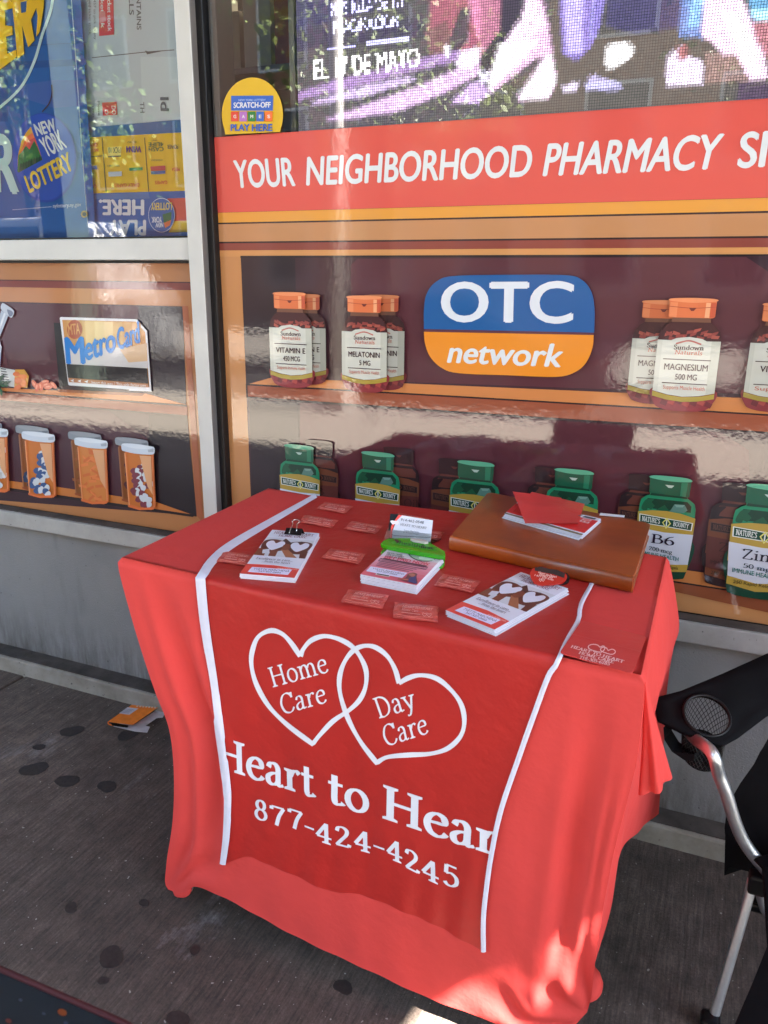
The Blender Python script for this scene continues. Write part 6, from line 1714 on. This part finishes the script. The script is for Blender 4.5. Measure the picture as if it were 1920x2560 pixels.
box('joint', tuple(ony(1880, 2262, 1.60)-Vector((.01, .01, .012))), tuple(ony(1880, 2262, 1.60)+Vector((.10, .03, .01))), M['black'], chair, .006)
# sling: side panel, seat and backrest
side_px = [R4(1358, 640), R4(1315, 720), R4(1280, 790), R4(1205, 895), R4(1168, 960), R4(1128, 1045), R4(1115, 1140), R4(1130, 1250), R4(1112, 1405), R4(1145, 1345), R4(1250, 1370), R4(1358, 1445), R4(1500, 1520), R4(1500, 600)]
sp_ = [ony(*q, 1.60) for q in side_px]
prism('seat_side', sp_, Vector((.10, .10, 0)), M['black_fabric'], chair, .003)
O = Vector((.08, 1.56, 0))
def CH(a, b, z): return O+fa*a+fbv*b+Vector((0, 0, z))
def sling(name, rows, nb_=10, sag=.05):
    v, f = [], []
    for (a, z) in rows:
        for i in range(nb_+1):
            b = .12+.44*i/nb_; v.append(CH(a, b, z-sag*math.sin(math.pi*i/nb_)))
    for j in range(len(rows)-1):
        for i in range(nb_): k = j*(nb_+1)+i; f.append((k, k+1, k+nb_+2, k+nb_+1))
    o = mesh(name, v, f, M['black_fabric'], chair, None, True); m_ = o.modifiers.new('solid', 'SOLIDIFY'); m_.thickness = .006
sling('seat', [(.0, .40), (.1, .385), (.2, .37), (.3, .36), (.38, .37)]); sling('backrest', [(.385, .372), (.40, .5), (.42, .65), (.44, .80), (.46, .92)], 10, -.0)
fpx = [(1925, 2362), (1892, 2430), (1835, 2562), (1850, 2760)]
prism('seat_front', [onz(*q, .385) for q in fpx]+[CH(.01, .54, .388), CH(.01, .13, .392)], (0, 0, -.012), M['black_fabric'], chair, .003)
far_ = [CH(-.02, .58, .0), CH(.18, .58, .35), CH(.36, .58, .62)]
tube('leg', far_, .011, M['steel'], chair, 12, 3); tube('leg', [CH(.42, .58, 0), CH(.2, .58, .35), CH(.0, .58, .62)], .011, M['steel'], chair, 12, 3); tube('leg', [CH(.42, .06, 0), CH(.42, .06, .92)], .011, M['steel'], chair, 12, 3)
tube('leg', [CH(.46, .58, .3), CH(.46, .58, .92)], .011, M['steel'], chair, 12, 3)
prism('armrest', [CH(-.04, .54, AZ), CH(.38, .54, AZ), CH(.38, .64, AZ), CH(-.04, .64, AZ)], (0, 0, -.01), M['black_fabric'], chair, .003)

# ================================================================== bag at the photographer's feet
BZ = .86
bag = empty('tote_bag', tuple(onz(60, 2480, BZ))); tag(bag, 'dark teal patterned bag with red piping in the bottom left corner', 'bag')
bpx = [(-260, 2318), (-130, 2374), (0, 2430), (110, 2478), (210, 2522), (300, 2562), (420, 2625), (420, 2800), (-260, 2800)]
bt_ = [onz(*q, BZ) for q in bpx]
prism('bag_body', bt_, (-.02, -.03, -.22), M['teal_bag'], bag, .006)
tube('piping', [q+Vector((.003, .002, .001)) for q in bt_[:7]], .0028, M['red_trim'], bag, 10, 5)
for x, y, r, c in ((52, 2503, 5, (50, 60, 80)), (156, 2534, 12, (130, 60, 14)), (110, 2537, 5, (44, 54, 76)), (22, 2555, 8, (96, 40, 32)), (165, 2560, 6, (40, 56, 80)), (200, 2590, 8, (100, 66, 24))):
    p = Print(lambda u, v: onz(u, v, BZ), UPV, .0012, .0002); p.ell(x, y, r, r*.7, rgb(*c), 14, 20); p.build('printed_spot', M['matte_print'], bag)

# ================================================================== the street behind the photographer (seen only in reflections; deck added to cast shade)
el = empty('shade_deck', (-1, -2, 0)); tag(el, 'added unseen steel deck that shades the pavement, slotted for sun patches', 'shade deck')  # added overhead, out of view, to keep direct sun off the pavement
DZ = 6.0
def shadow_src(P): return P+SUN_D*((DZ-P.z)/SUN_D.z)
def slot(pts): return [shadow_src(Vector(q)) for q in pts]
holes = [slot([(-.50, .90, 0), (-.33, .90, 0), (-.26, 1.26, 0), (-.425, 1.26, 0)]),  # openings shaped to drop sun patches on the ground and the cloth
         slot([(-.196, 1.225, .12), (-.164, 1.225, .16), (-.164, 1.225, .30), (-.200, 1.225, .27)]),
         slot([(-.262, 1.225, .03), (-.248, 1.225, .03), (-.276, 1.225, .20)])]
from mathutils.geometry import tessellate_polygon
ring_ = [Vector((-10, -3.9, DZ)), Vector((7, -3.9, DZ)), Vector((7, 2.05, DZ)), Vector((-10, 2.05, DZ))]
allv = ring_+[q for h in holes for q in h]
mesh('deck_plate', allv, [tuple(t) for t in tessellate_polygon([ring_]+holes)], plain('shade_deck_steel', (.16, .15, .13, 1), .7, nz=(2, .3)), el)
st_m = plain('green_painted_steel', (.08, .11, .09, 1), .5, nz=(4, .25))
box('girder', (-10, -3.88, 5.2), (7, -3.62, 5.99), st_m, el, .02)  # girders and columns only carry the added deck
box('girder', (-10, .55, 5.3), (7, .8, 5.99), st_m, el, .02)
for x in (-7.6, 3.6):
    box('column', (x-.19, -3.94, 0), (x+.19, -3.56, 5.19), st_m, el, .02)
pole = empty('lamp_post', (-4.14, -4.25, 0)); tag(pole, 'pale galvanised lamp post at the kerb reflected in the window', 'lamp post')
galv = plain('galvanised_pole', (.62, .60, .56, 1), .5, .1, nz=(8, .12))
tube('pole', [(-4.14, -4.25, 0), (-4.14, -4.25, 2.5), (-4.14, -4.25, 5.1)], 0.078, galv, pole, 16, 0)
box('pole_base', (-4.29, -4.40, 0), (-3.99, -4.10, .28), galv, pole, .03)

paint = plain('white_car_paint', (.6, .6, .6, 1), .25, coat=.6)
dpaint = plain('dark_car_paint', (.03, .033, .04, 1), .25, coat=.8)
spaint = plain('silver_car_paint', (.42, .43, .44, 1), .25, .3, coat=.6)
cglass = plain('tinted_car_glass', (.02, .024, .026, 1), .05)
rubber = plain('tyre_rubber', (.02, .02, .02, 1), .8)
def vehicle(name, label, cat, x0, x1, y0, h, body, boxy):
    z0 = -.125
    e = empty(name, ((x0+x1)/2, y0, z0)); tag(e, label, cat, 'vehicles at the kerb')
    L = x1-x0; wd = 1.85; belt = h*.56
    prof = [(0, .32), (0, belt*.9), (.02*L, belt), (L*.98, belt), (L, belt*.9), (L, .32)]
    prism('body', [Vector((x0+a, y0, z0+b)) for a, b in prof], (0, -wd, 0), body, e, .06)
    if boxy: cab = [(.02*L, belt-.03), (.035*L, h-.12), (.06*L, h), (L*.80, h), (L*.93, belt-.03)]
    else: cab = [(.10*L, belt-.03), (.20*L, h-.05), (.26*L, h), (L*.60, h), (L*.80, belt-.03)]
    prism('cabin', [Vector((x0+a, y0-.10, z0+b)) for a, b in cab], (0, -wd+.2, 0), body, e, .05)
    spans = ((.07, .28), (.32, .53), (.57, .76)) if boxy else ((.24, .42), (.44, .62))
    for a, b in spans:
        prism('side_window', [Vector((x0+L*a, y0-.085, z0+belt+.02)), Vector((x0+L*b+(.06 if b > .7 else 0), y0-.085, z0+belt+.02)), Vector((x0+L*b-(.04 if b > .7 else 0), y0-.085, z0+h-.14)), Vector((x0+L*a, y0-.085, z0+h-.14))], (0, -.03, 0), cglass, e, .006)
    for a in (.18, .82):
        for yy in (y0-.02, y0-wd+.2):
            v = [Vector((x0+L*a+.33*math.cos(2*math.pi*i/24), yy+.02, z0+.33+.33*math.sin(2*math.pi*i/24))) for i in range(24)]
            wh_ = prism('wheel', v, (0, -.22, 0), rubber, e, .02)
    for a in (.02, .98): box('lamp', (x0+L*a-.06, y0-.25, z0+belt*.72), (x0+L*a+.06, y0+.005, z0+belt*.86), plain('lamp_lens', (.5, .12, .08, 1), .2), e, .02)
vehicle('parked_van', 'white van parked at the kerb reflected in the left window', 'van', -14.4, -9.05, -5.9, 2.5, paint, True)
vehicle('parked_car', 'dark saloon car parked at the kerb opposite the table', 'car', -5.9, -1.3, -5.9, 1.45, dpaint, False)
vehicle('parked_car', 'silver saloon car parked at the kerb to the right', 'car', .2, 4.8, -5.9, 1.48, spaint, False)

bld = empty('brick_building', (-2, -19, 0)); tag(bld, 'unseen brick building across the street, raised to screen off the sky', 'building')  # out of view; height raised to keep open sky out of window reflections
box('wall', (-26, -20, -.2), (22, -19, 10.0), plain('red_brick', (.32, .17, .11, 1), .8, nz=(8, .2)), bld, 0)
box('parapet', (-26.1, -20.1, 10.01), (22.1, -18.9, 10.3), plain('stone_coping', (.5, .47, .4, 1), .7), bld, .02)
for i in range(42):
    x = -24+3.3*(i % 14); zf_ = 3.1*(i//14)
    f = box('window', (x, -18.99, 1.2+zf_), (x+1.7, -18.93, 3.3+zf_), plain('window_frame_white', (.6, .6, .58, 1), .5) if i == 0 else bpy.data.materials['window_frame_white'], bld, .01)
    box('pane', (x+.1, -18.925, 1.3+zf_), (x+1.6, -18.92, 3.2+zf_), cglass, f, 0)
leaf_m = [plain('leaf_green_%d' % k, c, .5) for k, c in enumerate(((.10, .16, .03, 1), (.16, .22, .05, 1)))]
bark = plain('bark', (.08, .06, .045, 1), .9, nz=(12, .3))
for i, (x, y, h, lab) in enumerate(((-13.5, -9.0, 8.0, 'street tree beyond the white van in spring leaf'), (-5.6, -9.0, 8.2, 'street tree beyond the dark car in spring leaf'), (.6, -9.0, 8.4, 'street tree beyond the silver car in spring leaf'), (6.5, -9, 8.5, 'street tree at the right end of the street in spring leaf'))):
    t_ = empty('street_tree', (x, y, 0)); tag(t_, lab, 'tree', 'street trees')
    rn = random.Random(i+40)
    tube('trunk', [(x, y, -.2), (x+.1, y, 1.8), (x+.05, y+.1, 3.4)], .15, bark, t_, 10, 4)
    ends = []
    for k in range(7):
        a = 2*math.pi*k/7+rn.uniform(-.3, .3); r = rn.uniform(1.0, 2.2)
        b = Vector((x+r*math.cos(a), y+r*math.sin(a), rn.uniform(h*.55, h*.95)))
        tube('limb', [(x+.05, y+.1, 3.2), ((x+b.x)/2, (y+b.y)/2, (3.2+b.z)/2+.3), tuple(b)], .05, bark, t_, 7, 3); ends.append(b)
    v, f = [], []
    for k in range(3200):
        e_ = rn.choice(ends); c = Vector((x, y, 3.2)).lerp(e_, rn.uniform(.45, 1.1))+Vector((rn.gauss(0, .55), rn.gauss(0, .55), rn.gauss(0, .5)))
        a1 = Vector((rn.uniform(-1, 1), rn.uniform(-1, 1), rn.uniform(-1, 1))).normalized()*rn.uniform(.05, .11); a2 = a1.cross(Vector((rn.uniform(-1, 1), rn.uniform(-1, 1), rn.uniform(-1, 1)))).normalized()*a1.length*.6
        b = len(v); v += [c-a1, c+a2, c+a1, c-a2]; f.append((b, b+1, b+2, b+3))
    mesh('crown', v, f, leaf_m[i % 2], t_)
bpy.context.view_layer.update()
